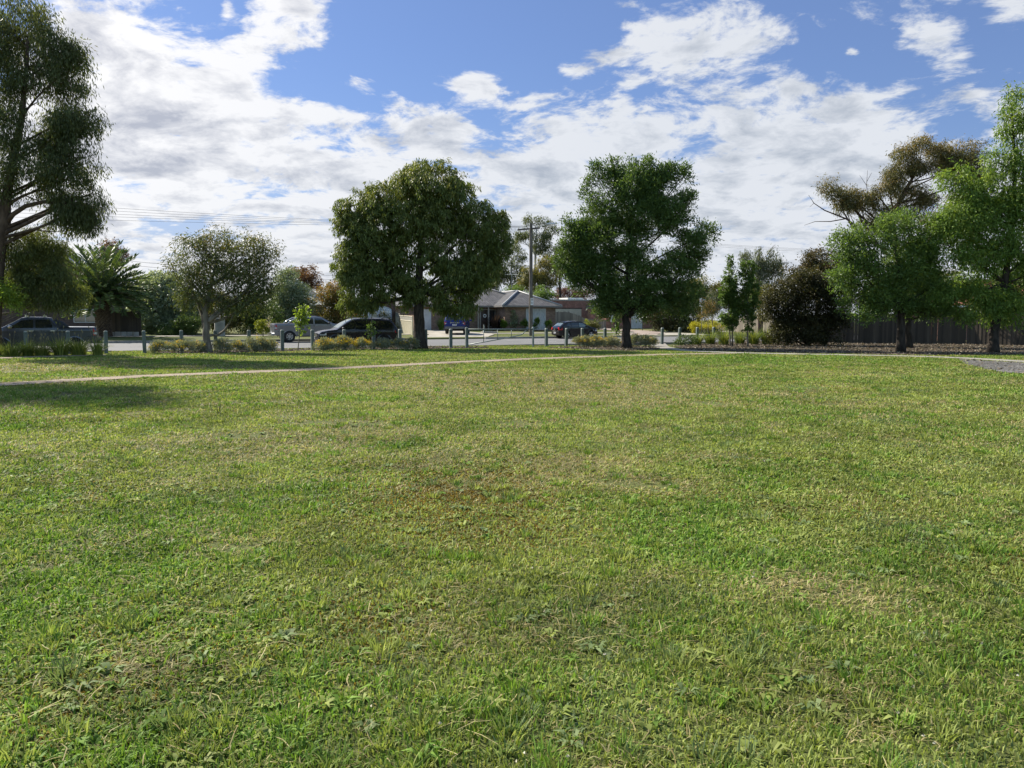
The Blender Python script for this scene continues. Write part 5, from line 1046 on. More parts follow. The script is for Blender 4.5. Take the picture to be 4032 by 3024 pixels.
rm = MB(); rm.box2((xr0, .04, -.3), (xr1, .10, 2.2))
for i in range(22): rm.box2((xr0, .02, -.25 + i * .11), (xr1, .04, -.19 + i * .11))
rm.build('roller_door', M_roller, H3)
for px0, px1, z0, z1, nm, mt in ((2388, 2397, 1.35, 1.75, 'meter_box', M_white), (2402, 2412, .75, 1.75, 'window_panel', M_white)):
    q = MB(); q.box2((s_at(px0, 79) - ks0, -.12, z0), (s_at(px1, 79) - ks0, -.003, z1)); q.build(nm, mt, H3)
q = MB(); q.box((s_at(2421, 79) - ks0, -.06, 1.1), (.09, .09, 2.7)); q.build('downpipe', M_fascia, H3)
q = MB(); q.box((s_at(2394, 79) - ks0, -.14, 2.28), (.16, .2, .22)); q.build('wall_lamp', M_cream, H3)

# ---- pale tiled house and blue gabled house on the left ------------------------------------
H4 = local('house', 'house with pale tiled hip roof glimpsed between two trees', 'house', s_at(1190, 84), 84, .62); L_ = s_at(1290, 84) - s_at(1190, 84)
mb = MB(); mb.box2((-3, 0, -.5), (L_, .25, 2.5)); mb.box2((-3, .25, -.5), (-2.75, 8, 2.5)); mb.box2((L_ - .25, .25, -.5), (L_, 8, 2.5)); mb.build('wall', M_brick, H4); cp = MB(); fs = hip(cp, -3, L_, 0, 8, 2.55, 2.45, .5); rf = build_roof('roof', fs, M_paletile, H4); cp.build('ridge_cap', M_cappale, rf, smooth=True); gm = MB(); gutter(gm, -3, L_, 0, 8, 2.55, .5); gm.build('gutter', M_fascia, H4)
window(H4, -1.5, .5, .9, 2.1, 0)

H5 = thing('gabled_house', 'dark two storey house with blue edged gable behind the palm', 'house', (*at(250, 1300, 78)[:2], .6), R(14)); Wd = 6.6
mb = MB(); zt, zp = 3.4, 7.7; mb.add([(-8, 0, -.6), (Wd, 0, -.6), (Wd, 0, zt), (-1.0, 0, zp), (-8, 0, zt)], [(0, 1, 2, 3, 4)]); mb.add([(Wd, 0, -.6), (Wd, 9, -.6), (Wd, 9, zt), (Wd, 0, zt)], [(0, 1, 2, 3)]); mb.add([(-8, 0, -.6), (-8, 9, -.6), (-8, 9, zt), (-8, 0, zt)], [(3, 2, 1, 0)]); mb.add([(-8, 9, -.6), (Wd, 9, -.6), (Wd, 9, zt), (-1, 9, zp), (-8, 9, zt)], [(4, 3, 2, 1, 0)]); mb.build('wall', M_darkbrick, H5)
gb = MB(); gb.add([(-7.2, -.03, zt + .3), (Wd - .8, -.03, zt + .3), (-1.0, -.03, zp - .15)], [(0, 1, 2)]); gb.build('gable_boards', M_ochre, H5)
rf = MB()
for sg, xe in ((1, Wd + .8), (-1, -8.8)):
    ze = zt - .4; P4 = [(-1.0, -.7, zp + .08), (xe, -.7, ze), (xe, 9.7, ze), (-1.0, 9.7, zp + .08)]; Q4 = [(x, y, z + .14) for x, y, z in P4]; rf.add(P4 + Q4, [(0, 1, 2, 3), (7, 6, 5, 4), (0, 4, 5, 1), (1, 5, 6, 2), (2, 6, 7, 3), (3, 7, 4, 0)])
rf.build('roof', M_bluegrey, H5); window(H5, 2.2, 3.5, 3.15, 4.0, -.03, 1, pane=M_curtain, frame=M_white); window(H5, 1.0, 3.0, .8, 2.0, 0, 1)
# terracotta house on the right
H6 = thing('house', 'house with terracotta tiled roof behind the dark paling fence', 'house', (*at(3760, 1300, 63)[:2], .3), R(-8))
mb = MB(); mb.box2((-1, 0, -.5), (10, .25, 2.4)); mb.box2((-1, .25, -.5), (-.75, 8, 2.4)); mb.build('wall', M_redbrick, H6); cp = MB(); fs = hip(cp, -1, 12, 0, 8, 2.45, 2.1, .5); rf = build_roof('roof', fs, M_redtile, H6); cp.build('ridge_cap', M_redtile, rf); gm = MB(); gutter(gm, -1, 12, 0, 8, 2.45, .5); gm.build('gutter', M_white, H6); window(H6, 1.5, 3.2, .9, 2.0, 0)

# ---- fences ------------------------------------------------------------------------
def paling_fence(label, A, B, hts, mat, pw=.118, gap=.001, ground_z=None, name='paling_fence', jag=.035):
    """A, B ground points; hts = list of (fraction, height)"""
    A, B = np.array(A, float), np.array(B, float); L = np.linalg.norm((B - A)[:2]); ang = math.atan2(B[1] - A[1], B[0] - A[0]); root = thing(name, label, 'fence', A, ang)
    n = int(L / (pw + gap)); m = MB(); dz = B[2] - A[2]
    for i in range(n):
        f = (i + .5) / n; h = np.interp(f, [q[0] for q in hts], [q[1] for q in hts]) + rng.normal() * jag; x = f * L; z0 = dz * f - .15; t_ = rng.normal() * .004
        m.box((x + t_, -.010 + (.009 if i % 2 else -.009), (z0 + h) / 2), (pw * (1.02 + .14 * rng.random()), .016, h - z0))
    m.build('palings', mat, root); k = max(2, int(L / 2.4))
    for j in range(k):
        f0, f1 = j / k, (j + 1) / k
        for hz in (.28, .85):
            a = np.interp(f0, [q[0] for q in hts], [q[1] for q in hts]) * hz + dz * f0; b = np.interp(f1, [q[0] for q in hts], [q[1] for q in hts]) * hz + dz * f1; r_ = MB(); r_.tube([(f0 * L, .04, a), (f1 * L, .04, b)], .035, 4); r_.build('rail', mat, root)
    for j in range(k + 1):
        f = j / k; h = np.interp(f, [q[0] for q in hts], [q[1] for q in hts]); p_ = MB(); p_.box((min(max(f * L, .06), L - .06), .11, h / 2 + dz * f - .1), (.10, .08, h)); p_.build('fence_post', mat, root)
    return root
ga, gb_ = sn(s_at(2176, 79.5), 79.5, .6), sn(s_at(2385, 76.5), 76.5, .55)
paling_fence('weathered grey paling fence sloping down behind the black hatchback', ga, gb_, [(0, 1.95), (.30, 1.92), (.62, 1.15), (1, .98)], M_pale)
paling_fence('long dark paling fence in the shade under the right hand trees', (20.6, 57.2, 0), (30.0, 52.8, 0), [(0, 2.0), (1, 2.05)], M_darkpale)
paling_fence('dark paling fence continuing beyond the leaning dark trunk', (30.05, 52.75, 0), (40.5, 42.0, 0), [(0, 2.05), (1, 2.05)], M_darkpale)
paling_fence('weathered paling fence sloping down behind the strappy plants', sn(s_at(2820, 70), 70, .35), sn(s_at(3040, 60.5), 60.5, .2), [(0, .95), (.30, 1.0), (.55, 1.75), (1, 1.95)], M_pale)
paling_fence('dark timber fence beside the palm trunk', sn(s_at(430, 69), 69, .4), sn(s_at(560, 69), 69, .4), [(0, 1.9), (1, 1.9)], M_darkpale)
# cream steel fence stepping down beside the drive
A = sn(s_at(1520, 78), 78, .62); B = sn(s_at(1575, 71), 71, .42); C_ = sn(s_at(1626, 65.5), 65.5, .30); CF = thing('steel_fence', 'cream steel fence with capped lattice top along the drive', 'fence', B)
sh = MB(); lt = MB(); ps = MB()
for P0, P1, h0, h1 in ((A - B, B - B, 2.4, 1.75), (B - B, C_ - B, 1.62, 1.62)):
    n = 44; d = (P1 - P0) / n; nrm = unit(np.array([-d[1], d[0], 0]))
    pts = [P0 + d * i + nrm * (.018 if i % 2 else -.018) for i in range(n + 1)]; hh = np.linspace(h0, h1, n + 1) - .45; sh.grid(np.array([[p + [0, 0, -.2], p + [0, 0, h]] for p, h in zip(pts, hh)]))
    lt.grid(np.array([[P0 + [0, 0, h0 - .40], P0 + [0, 0, h0 - .06]], [P1 + [0, 0, h1 - .40], P1 + [0, 0, h1 - .06]]]))
    for a_, b_ in ((h0 - .43, h1 - .43), (h0 - .03, h1 - .03)): ps.tube([P0 + [0, 0, a_], P1 + [0, 0, b_]], .035, 4)
    for p, h in ((P0, h0), (P1, h1)): ps.tube([p + [0, 0, -.2], p + [0, 0, h]], .045, 4)
sh.build('sheet', M_cream, CF); lt.build('lattice', M_fascia, CF); ps.build('capping', M_creamd, CF)

# ---- bollards --------------------------------------------------------------------------
def bollard(label, px, n, h=1.10, hole=True, first=[None]):
    p = gp(px, n)
    if first[0] is None:
        m = MB(); w_ = .085; hh = 1.10; Z = [(-.3, 1), (hh - .05, 1), (hh - .012, .78), (hh, .60)]
        for z, k in Z:
            c_ = .72; m.v += [(w_ * k * x, w_ * k * y, z) for x, y in ((-1, -c_), (-c_, -1), (c_, -1), (1, -c_), (1, c_), (c_, 1), (-c_, 1), (-1, c_))]
        for i in range(3):
            for j in range(8): m.f.append([i * 8 + j, i * 8 + (j + 1) % 8, i * 8 + 8 + (j + 1) % 8, i * 8 + 8 + j]); m.mi.append(1 if i >= 1 else 0)
        m.f.append([24 + j for j in range(8)]); m.mi.append(1)
        root = thing('bollard', label, 'bollard', p, RA, 'timber bollards along the road edge'); m.build('post', [M_post, M_posttop], root); hm = MB()
        hm.lathe([(0, -.004), (.017, -.004), (.017, .01)], (0, -.0855, .97), 'y', 10); hm.build('cable_hole', M_black, root); first[0] = root; return root
    r_ = first[0].copy(); COL.objects.link(r_); r_.location = tuple(p); r_['label'] = label; r_.rotation_euler = (R(rng.normal() * .9), R(rng.normal() * .9), RA + rng.normal() * .06)
    for ch in first[0].children: c_ = ch.copy(); COL.objects.link(c_); c_.parent = r_
    return r_
for px, lab in ((105, 'timber bollard before the dark ute front door'), (270, 'timber bollard before the dark ute rear wheel'), (418, 'tall timber bollard at the dark ute tail'), (570, 'timber bollard standing clear on the grass right of the dark ute'), (717, 'timber bollard behind shrubs left of the pale trunk'),
                (850, 'timber bollard just right of the pale trunk'), (983, 'timber bollard behind the grey shrubs right of the pale trunk'), (1112, 'timber bollard before the silver ute rear wheel'), (1232, 'timber bollard between the lime sapling and the charcoal wagon grille'), (1357, 'timber bollard before the charcoal wagon windscreen'),
                (1471, 'timber bollard behind the spindly sapling'), (1574, 'timber bollard at the charcoal wagon tail'), (1677, 'timber bollard just right of the broad evergreen trunk'), (1775, 'timber bollard below the blue wagon'),
                (2151, 'timber bollard right of the gate latch post'), (2229, 'timber bollard before the black hatchback rear wheel'), (2293, 'timber bollard before the black hatchback front door'), (2382, 'timber bollard between black hatchback and slim sapling'), (2606, 'timber bollard beside the concrete path end'), (2673, 'timber bollard just past the concrete path'), (2744, 'timber bollard below the bike lane sign'), (2808, 'timber bollard at the low end of the paling fence')):
    bollard(lab, px, 42.4 if px < 2600 else 42.4 + (px - 2600) * .012)
# ---- pipe gate -----------------------------------------------------------------------------
g0, g1 = gp(1842, 42.3), gp(2095, 42.3); GT = thing('pipe_gate', 'galvanised swing pipe gate with one slanting brace', 'gate', g0); v = g1 - g0; ux = unit(v); LG = np.linalg.norm(v)
tp = 1.06; q = MB(); q.tube([(0, 0, tp), v + [0, 0, tp]], .036, 10); q.build('top_rail', M_galv, GT, smooth=True)
q = MB(); q.tube([(0, 0, .17), v * .62 + [0, 0, .56], v * .82 + [0, 0, .72], v * .85 + [0, 0, .78], v * .92 + [0, 0, tp - .03]], .030, 8); q.build('brace', M_galv, GT, smooth=True)
for k in (.24, .455, .67):
    q = MB(); q.tube([v * k + [0, 0, np.interp(k, [0, .62, .82], [.17, .56, .72])], v * k + [0, 0, tp - .03]], .020, 8); q.build('upright', M_galv, GT, smooth=True)
for nm, lab, p in (('gate_post', 'square hinge post at the left end of the pipe gate', gp(1838, 42.3)), ('gate_post', 'capped round latch post at the right end of the pipe gate', gp(2099, 42.3))):
    q = MB(); rt = thing(nm, lab, 'post', p, RA)
    if 'hinge' in lab: q.box((0, 0, .44), (.15, .15, 1.4)); q.build('post', M_post, rt, bevel=.012)
    else: q.tube([(0, 0, -.2), (0, 0, 1.16)], .062, 14); q.build('post', M_galv, rt, smooth=True, angle=40)
    q = MB(); q.lathe([(.0, 1.19), (.06, 1.18), (.078, 1.15), (.078, 1.02 if 'latch' in lab else 1.12), (.0, 1.01)], n=14); q.build('cap', M_galv, rt, smooth=True, angle=40)

# ---- power pole and wires -------------------------------------------------------------------
pn = 62.0; ps_ = s_at(2090, pn); PB = sn(ps_, pn, float(gz(pn))); PP = thing('power_pole', 'tall timber power pole with crossarm and street lamp', 'power pole', PB, RA)
q = MB(); q.tube([(0, 0, -.4), (0, 0, 2), (0, 0, 6), (0, 0, 9.75)], [.175, .17, .15, .13], 16); q.build('pole', M_pole, PP, smooth=True, angle=50)
q = MB(); q.box((0, -.20, 9.35), (.10, .10, 2.0), 0); cb = MB(); arm = R(-62)
ax, ay = math.cos(arm), math.sin(arm); cb.box((ax * -.25, ay * -.25, 9.28), (2.3, .11, .13), arm); cb.build('crossarm', pbr('crossarm_timber', (0.075, 0.06, 0.05), .8, var=.3), PP)
q = MB(); q.tube([(ax * .75, ay * .75 - .02, 9.2), (0, -.12, 8.55)], .018, 6); q.tube([(-ax * .75, -ay * .75 - .02, 9.2), (0, -.12, 8.55)], .018, 6); q.build('brace', M_galv, PP)
INS = []
for k in (-1.3, -.85, -.4, .45, .8):
    q = MB(); b = np.array([ax * k, ay * k, 9.345]); q.lathe([(0.0, .16), (.035, .15), (.045, .10), (.03, .07), (.045, .03), (.02, 0)], b, n=10); q.build('insulator', M_cream, PP, smooth=True); INS.append(b + [0, 0, .13])
q = MB(); q.tube([(.05, -.1, 9.3), (.9, -1.2, 9.55)], .025, 8); la = q.build('lamp_arm', M_galv, PP); q = MB(); q.box((1.15, -1.5, 9.62), (.85, .26, .13), R(-50), top=.75); q.build('street_lamp', pbr('lamp_body', (0.42, 0.43, 0.43), .5), la)
q = MB(); q.box((0.02, -.1755, 2.98), (.26, .012, .62)); sg = q.build('notice', M_white, PP)
def lettering(txt, size, loc, rot, mat, parent, name='lettering', align='CENTER'):
    cu = bpy.data.curves.new(name, 'FONT'); cu.body = txt; cu.size = size; cu.align_x = align; cu.align_y = 'CENTER'; cu.extrude = .002; cu.offset = .004
    tmp = bpy.data.objects.new('tmp', cu); COL.objects.link(tmp); bpy.context.view_layer.update()
    me = bpy.data.meshes.new_from_object(tmp.evaluated_get(bpy.context.evaluated_depsgraph_get())); bpy.data.objects.remove(tmp); bpy.data.curves.remove(cu)
    o = link_mesh(name, me, mat, parent); o.location = loc; o.rotation_euler = rot; return o
q = MB(); q.lathe([(.055, -.001), (.085, -.001)], (0.02, -.184, 3.15), 'y', 16); q.lathe([(0, -.001), (.03, -.001)], (0.02, -.184, 3.15), 'y', 10); q.build('symbol', M_black, sg); lettering('11', .26, (0.02, -.184, 2.86), (R(90), 0, 0), M_black, sg)
WIRE = pbr('wire', (0.03, 0.03, 0.032), .5)
Rm = np.array([[math.cos(RA), -math.sin(RA)], [math.sin(RA), math.cos(RA)]])
def wire(label, a, b, sag, r=.009):
    pts = []
    for i in range(41):
        f = i / 40; p = a + (b - a) * f; p = np.array([p[0], p[1], p[2] - sag * 4 * f * (1 - f)]); pts.append(p - a)
    q = MB(); q.tube(pts, r, 5); o = q.build('power_line', WIRE); o.location = tuple(a); return tag(o, label, 'wire', 'power lines along the road')
ends = []
for k, b in enumerate(INS):
    w3 = np.array([*(Rm @ b[:2]), b[2]]) + PB; off_ = Rm @ b[:2]
    d_ = np.array([DX, DY, 0]); lane = ['highest of the road wires', 'second road wire', 'third road wire', 'fourth road wire', 'lowest road wire'][k]
    wire('thin black overhead ' + lane + ' left of the power pole', w3, w3 - d_ * 52 + np.array([0, 0, .1 - .42 * k]), .35)
    if k in (0, 2, 3): wire('thin black overhead ' + lane + ' right of the power pole', w3, w3 + d_ * 55 + np.array([0, 0, .1 + .05 * k - .2]), .75)
o = wire('service wire dropping from the pole to the flat roofed house', PB + [.2, -.1, 8.4], sn(s_at(2330, 86), 86, 4.2), .35); 
for k, h in enumerate((5.6, 6.3)): 
    o = wire(('lower' if k == 0 else 'upper') + ' far wire crossing low behind the small gum', at(470, 1040 - k * 16, 88), at(1420, 1105 - k * 16, 112), .25, .016)

# ---- bike lane sign, mailbox, small yard things ---------------------------------------------
SB = sn(s_at(2761, 61.5), 61.5, float(gz(61.5))); BS = thing('bike_lane_sign', 'white bike lane sign on a thin post across the road', 'sign', SB, R(6))
q = MB(); q.tube([(0, .03, -.2), (0, .03, 3.55)], .028, 8); q.build('post', M_galv, BS, smooth=True); zc = 3.12; q = MB(); q.box((0, 0, zc), (.48, .012, .80)); sp = q.build('sign_plate', M_white, BS)
q = MB(); zb = zc + .17
for x in (-.10, .10): q.lathe([(.062, -.009), (.082, -.009)], (x, 0, zb), 'y', 20)
for a, b in (((-.10, zb), (-.03, zb + .11)), ((-.03, zb + .11), (.07, zb + .11)), ((.07, zb + .11), (.10, zb)), ((-.03, zb + .11), (0, zb)), ((0, zb), (.07, zb + .11)), ((-.10, zb), (0, zb)), ((.07, zb + .11), (.06, zb + .16)), ((.06, zb + .16), (.11, zb + .16)), ((-.06, zb + .14), (0, zb + .14))): q.tube([(a[0], -.010, a[1]), (b[0], -.010, b[1])], .009, 4)
q.build('bicycle_symbol', M_black, sp); lettering('LANE', .17, (0, -.009, zc - .14), (R(90), 0, 0), M_black, sp)
bl = MB(); bl.box((0, -.008, zc - .005), (.44, .004, .012)); bl.build('border', M_black, sp)
MBX = thing('mailbox', 'white twin mailbox on a thin dark post in the front grass', 'mailbox', gp(2528, 70.5), R(5)); q = MB(); q.tube([(0, 0, -.1), (.05, 0, 1.15)], .03, 8); q.build('post', M_black, MBX)
for x, z, nm in ((-.17, 1.18, 'letterbox'), (.16, 1.30, 'letterbox')):
    q = MB(); pr = [(-.15, 0), (.15, 0), (.15, .16), (.09, .22), (-.09, .22), (-.15, .16)]; q.add([(x + a, -.18, z + b) for a, b in pr] + [(x + a, .18, z + b) for a, b in pr], [list(range(6)), [6 + i for i in range(6)][::-1]] + [[(i + 1) % 6, i, 6 + i, 6 + (i + 1) % 6] for i in range(6)]); lb = q.build(nm, M_white, MBX); q = MB(); q.box((x, -.183, z + .11), (.2, .006, .03)); q.build('slot', M_black, lb)
ST = thing('garden_tap_post', 'short timber tap post on the lawn left of the gate top rail', 'post', gp(1906, 68), RA); q = MB(); q.box((0, 0, .3), (.12, .12, 1.0)); q.build('post', M_post, ST, bevel=.01); q = MB(); q.tube([(0, -.06, .6), (0, -.16, .6), (0, -.17, .52)], .02, 6); q.build('tap', M_galv, ST)
GR = thing('drain_pit_cover', 'small raised concrete pit cover on the front lawn', 'pit cover', gp(1925, 69), RA); q = MB(); q.box((0, 0, .06), (1.3, .9, .16)); q.build('surround', M_conc, GR, bevel=.02); q = MB(); q.box((0, 0, .15), (.8, .5, .02)); q.build('lid', M_galv, GR)
PL = thing('brick_pillar', 'pale rendered letterbox pillar behind the pale trunk', 'pillar', gp(868, 66.5), RA); q = MB(); q.box((0, 0, .6), (.75, .45, 1.5)); q.build('pillar', M_kerb, PL, bevel=.02); q = MB(); q.box((0, 0, 1.40), (.9, .6, .10)); q.build('capstone', M_kerb, PL, bevel=.02)
RW = thing('retaining_wall', 'low grey stone garden edging behind the tall grey bollard', 'wall', gp(430, 67.9), RA); q = MB(); L_ = s_at(565, 67.9) - s_at(430, 67.9)
for i in range(int(L_ / .42)): q.box((i * .42 + .21, rng.normal() * .02, .12), (.40, .30, .42 + rng.normal() * .04))
q.build('blocks', M_kerb, RW, bevel=.03)

# ================================================================== VEHICLES
def carpaint(name, col, metal=0.5, rough=0.28):
    m, t, b = newmat(name); n = t.noise(t.obj(), 900, 2, .5); l = t.smooth(n, .3, .7, .92, 1.08); d = t.noise(t.obj(), 1.4, 4, .6); z = t.sep(t.obj())[2]
    c_ = t.mix(1.0, (*col, 1), t.comb(l, l, l), 'MULTIPLY'); c_ = t.mix(t.m('MULTIPLY', t.smooth(z, .75, .3), t.m('MULTIPLY', d, .16)), c_, (0.10, 0.088, 0.075, 1))
    t.put(b.inputs['Base Color'], c_); t.put(b.inputs['Metallic'], metal); t.put(b.inputs['Roughness'], t.smooth(d, .3, .7, rough * .85, rough * 1.2))
    t.put(b.inputs['Coat Weight'], .22); t.put(b.inputs['Specular IOR Level'], .35); t.put(b.inputs['Coat Roughness'], .04); return m
M_cg = glass('car_glass', (0.012, 0.015, 0.016), .02); M_cgl = glass('car_glass_clear', (0.10, 0.13, 0.13), .03)
M_tyre = pbr('tyre_rubber', (0.018, 0.018, 0.018), .85, var=.25, vscale=12); M_rim = pbr('alloy_rim', (0.50, 0.50, 0.50), .3, metal=.8, var=.1); M_rimd = pbr('dark_rim', (0.07, 0.07, 0.075), .35, metal=.7, var=.1)
M_trim = pbr('black_trim', (0.016, 0.016, 0.017), .55, var=.2); M_chrome = pbr('bright_trim', (0.62, 0.62, 0.62), .18, metal=1, var=.06)
M_red = pbr('red_lens', (0.42, 0.012, 0.014), .15, var=.15); M_lamp = pbr('clear_lens', (0.50, 0.52, 0.54), .08, var=.3, vscale=14); M_plate = pbr('number_plate', (0.62, 0.63, 0.66), .4, var=.06)
M_under = pbr('underbody', (0.012, 0.012, 0.012), .9)

class Car:
    """body = smooth loft through stations along x; every panel is laid on the same surface"""
    def __init__(s, name, label, loc, rz, top, bot, hw, arches, paint, belt=1.0, tumble=.17, camber=.05, group=None, plan=None, cat='car'):
        s.root = thing(name, label, cat, loc, rz, group); s.top = np.array(top); s.bot = np.array(bot); s.hw = hw; s.arch = arches; s.belt = belt; s.tumble = tumble; s.camber = camber
        s.x0, s.x1 = s.top[0, 0], s.top[-1, 0]; s.paint = paint; s.plan = plan or [(s.x0, .90), (s.x0 + .35, .985), (s.x0 + .9, 1), (s.x1 - 1.1, 1), (s.x1 - .45, .95), (s.x1, .80)]
        xs = set(np.round(np.linspace(s.x0, s.x1, 44), 3)) | set(np.round(s.top[:, 0], 3))
        for cx, r in arches:
            for a in np.linspace(0, math.pi, 15): xs.add(round(cx + r * math.cos(a), 3))
            xs.add(round(cx - r - .004, 3)); xs.add(round(cx + r + .004, 3))
        s.xs = np.array(sorted(x for x in xs if s.x0 <= x <= s.x1)); s.body()
    def ztop(s, x): return np.interp(x, s.top[:, 0], s.top[:, 1])
    def zbot(s, x):
        z = np.interp(x, s.bot[:, 0], s.bot[:, 1])
        for cx, r in s.arch:
            if abs(x - cx) < r: z = max(z, .36 + math.sqrt(max(0, r * r - (x - cx) ** 2)) * 1.0 - (.36 - .34))
        return z
    def y(s, x, z):
        h = s.hw * np.interp(x, [p[0] for p in s.plan], [p[1] for p in s.plan]); zt = s.ztop(x)
        if z > s.belt: h -= s.tumble * ((z - s.belt) / .72) ** 1.25
        else: h -= .020 * ((s.belt - z) / .4) ** 2 * .6
        h += .012 * math.exp(-((z - s.belt + .14) / .05) ** 2)
        e = zt - z
        if e < .09: h -= .06 * (1 - max(e, 0) / .09) ** 2
        return h
    def body(s):
        N = 15; m = MB(); L, Rr, Tp, Bt = [], [], [], []
        for x in s.xs:
            zb, zt = s.zbot(x), s.ztop(x); zb = min(zb, zt - .06); v = np.linspace(0, 1, N) ** .92
            col = [(x, s.y(x, zb + (zt - zb) * q), zb + (zt - zb) * q) for q in v]; L.append(col); Rr.append([(a, -b, c_) for a, b, c_ in col])
            yt = col[-1][1]; Tp.append([(x, yt * q, zt + s.camber * (1 - q * q) * min(1, yt)) for q in np.linspace(1, -1, 9)]); Bt.append([(x, col[0][1] * q, zb) for q in (1, -1)])
        m.grid(L, 0, True); m.grid(Rr, 0); m.grid(Tp, 0, True); m.grid(Bt, 1)
        for k, fl in ((0, True), (-1, False)):
            P = []; 
            for j in range(N): a = L[k][j]; P.append([(a[0] + (-1 if k == 0 else 1) * .05 * (1 - q * q), a[1] * q, a[2] + (s.camber * (1 - q * q) * (j / (N - 1)) ** 6)) for q in np.linspace(1, -1, 9)])
            m.grid(P, 0, fl)
        o = m.build('body', [s.paint, M_under], s.root, smooth=True, angle=38); s.bodyo = o
    def side(s, name, quad, mat, parent=None, both=True, off=.006, nu=8, nv=5, sides=(1, -1), thick=0):
        """panel through four (x,z) corners: bottom rear, bottom front, top front, top rear"""
        out = []
        for sg in sides:
            m = MB(); a, b, c_, d = [np.array(q) for q in quad]; P = []
            for i in range(nu + 1):
                f = i / nu; r_ = []
                for j in range(nv + 1):
                    g_ = j / nv; q = (a * (1 - f) + b * f) * (1 - g_) + (d * (1 - f) + c_ * f) * g_; r_.append((q[0], sg * (s.y(q[0], q[1]) + off), q[1]))
                P.append(r_)
            m.grid(P, 0, sg > 0); out.append(m.build(name, mat, parent or s.root, smooth=True))
        return out
    def over(s, name, xa, xb, fa, fb, mat, off=.008, n=7, parent=None):
        """panel lying on the top surface (screens, bonnet, covers) spanning +-f of the width"""
        m = MB(); P = []
        for i in range(n + 1):
            x = xa + (xb - xa) * i / n; f = fa + (fb - fa) * i / n; yt = s.y(x, s.ztop(x)) ; dz = (s.ztop(x + .02) - s.ztop(x - .02)) / .04; nx, nz = -dz / math.hypot(1, dz), 1 / math.hypot(1, dz)
            P.append([(x + nx * off, yt * q * f, s.ztop(x) + s.camber * (1 - (q * f) ** 2) * min(1, yt) + nz * off) for q in np.linspace(1, -1, 9)])
        m.grid(P, 0, xb > xa); return m.build(name, mat, parent or s.root, smooth=True)
    def end(s, name, yc, zc, w_, h, mat, rear=True, off=.055, parent=None, d=.02, curve=True):
        x = s.x0 if rear else s.x1; sg = -1 if rear else 1; m = MB(); P = []
        for q in np.linspace(-.5, .5, 7):
            y_ = yc + q * w_; hwid = s.y(x, zc); xx = x + sg * (off * (1 - min(1, (y_ / max(hwid, .1)) ** 2)) + .006); P.append([(xx, y_, zc - h / 2), (xx, y_, zc + h / 2)])
        m.grid(P, 0, rear); return m.build(name, mat, parent or s.root, smooth=False)
    def wheels(s, r, w_, rim=M_rim, spokes=5, rr=.66):
        for cx, _ in s.arch:
            for sg in (1, -1):
                yo = sg * (s.hw - .015); m = MB(); pr = [(r * rr, 0), (r * .93, 0), (r, -.03), (r, -w_ + .03), (r * .93, -w_), (r * rr, -w_)]
                m.lathe([(a, b) for a, b in pr], (0, 0, 0), 'y', 28)
                m.v = [(x + cx, yo + sg * y_, z + r) for x, y_, z in m.v]
                wo = m.build('wheel', M_tyre, s.root, smooth=True, angle=40)
                q = MB(); q.lathe([(r * rr, -.01), (r * (rr - .06), -.012), (r * (rr - .07), -.05)], (0, 0, 0), 'y', 28); q.lathe([(0, -.02), (r * .16, -.02), (r * .18, -.05)], (0, 0, 0), 'y', 16)
                for k in range(spokes):
                    a = 2 * math.pi * k / spokes + .3; ca, sa = math.cos(a), math.sin(a); w1, w2 = r * .10, r * .075
                    q.add([(r * .12 * ca - w1 * sa, -.022, r * .12 * sa + w1 * ca), (r * .12 * ca + w1 * sa, -.022, r * .12 * sa - w1 * ca), (r * (rr - .03) * ca + w2 * sa * 1.5, -.016, r * (rr - .03) * sa - w2 * ca * 1.5), (r * (rr - .03) * ca - w2 * sa * 1.5, -.016, r * (rr - .03) * sa + w2 * ca * 1.5)], [(0, 1, 2, 3)])
                q.v = [(x + cx, yo + sg * y_, z + r) for x, y_, z in q.v]; q.build('rim', rim, wo)
                d = MB(); d.lathe([(0, -.07), (r * rr, -.06)], (0, 0, 0), 'y', 20); d.v = [(x + cx, yo + sg * y_, z + r) for x, y_, z in d.v]; d.build('backing_disc', M_under, wo)  # dark backing disc behind the spokes, as wide as the rim
    def mirror(s, x, z, mat, k=1.0):
        for sg in (1, -1):
            m = MB(); y0 = s.y(x, z); pr = [(0, 0), (-.04, .06), (-.02, .13), (.07, .13), (.11, .07), (.08, 0)]
            a = [(x + p, sg * (y0 + .06 * k), z + q) for p, q in pr]; b = [(x + p * .8 + .01, sg * (y0 + .24 * k), z + q * .85 + .01) for p, q in pr]
            m.add(a + b, [list(range(6)), [6 + i for i in range(6)]] + [[i, (i + 1) % 6, 6 + (i + 1) % 6, 6 + i] for i in range(6)]); m.box((x + .03, sg * (y0 + .03), z + .04), (.05, .08, .05)); m.build('mirror', mat, s.root, bevel=.012)
    def handles(s, xs, z, mat):
        for x in xs:
            for sg in (1, -1): m = MB(); m.box((x, sg * (s.y(x, z) + .018), z), (.20, .03, .035)); m.build('door_handle', mat, s.root, bevel=.008)
    def seams(s, xs, z0, z1, zf=None):
        for x in xs:
            for sg in (1, -1):
                m = MB(); m.grid([[(x - .006, sg * (s.y(x, z) + .003), z), (x + .006, sg * (s.y(x, z) + .003), z)] for z in np.linspace(z0, z1, 8)], 0, sg < 0); m.build('door_seam', M_under, s.root)
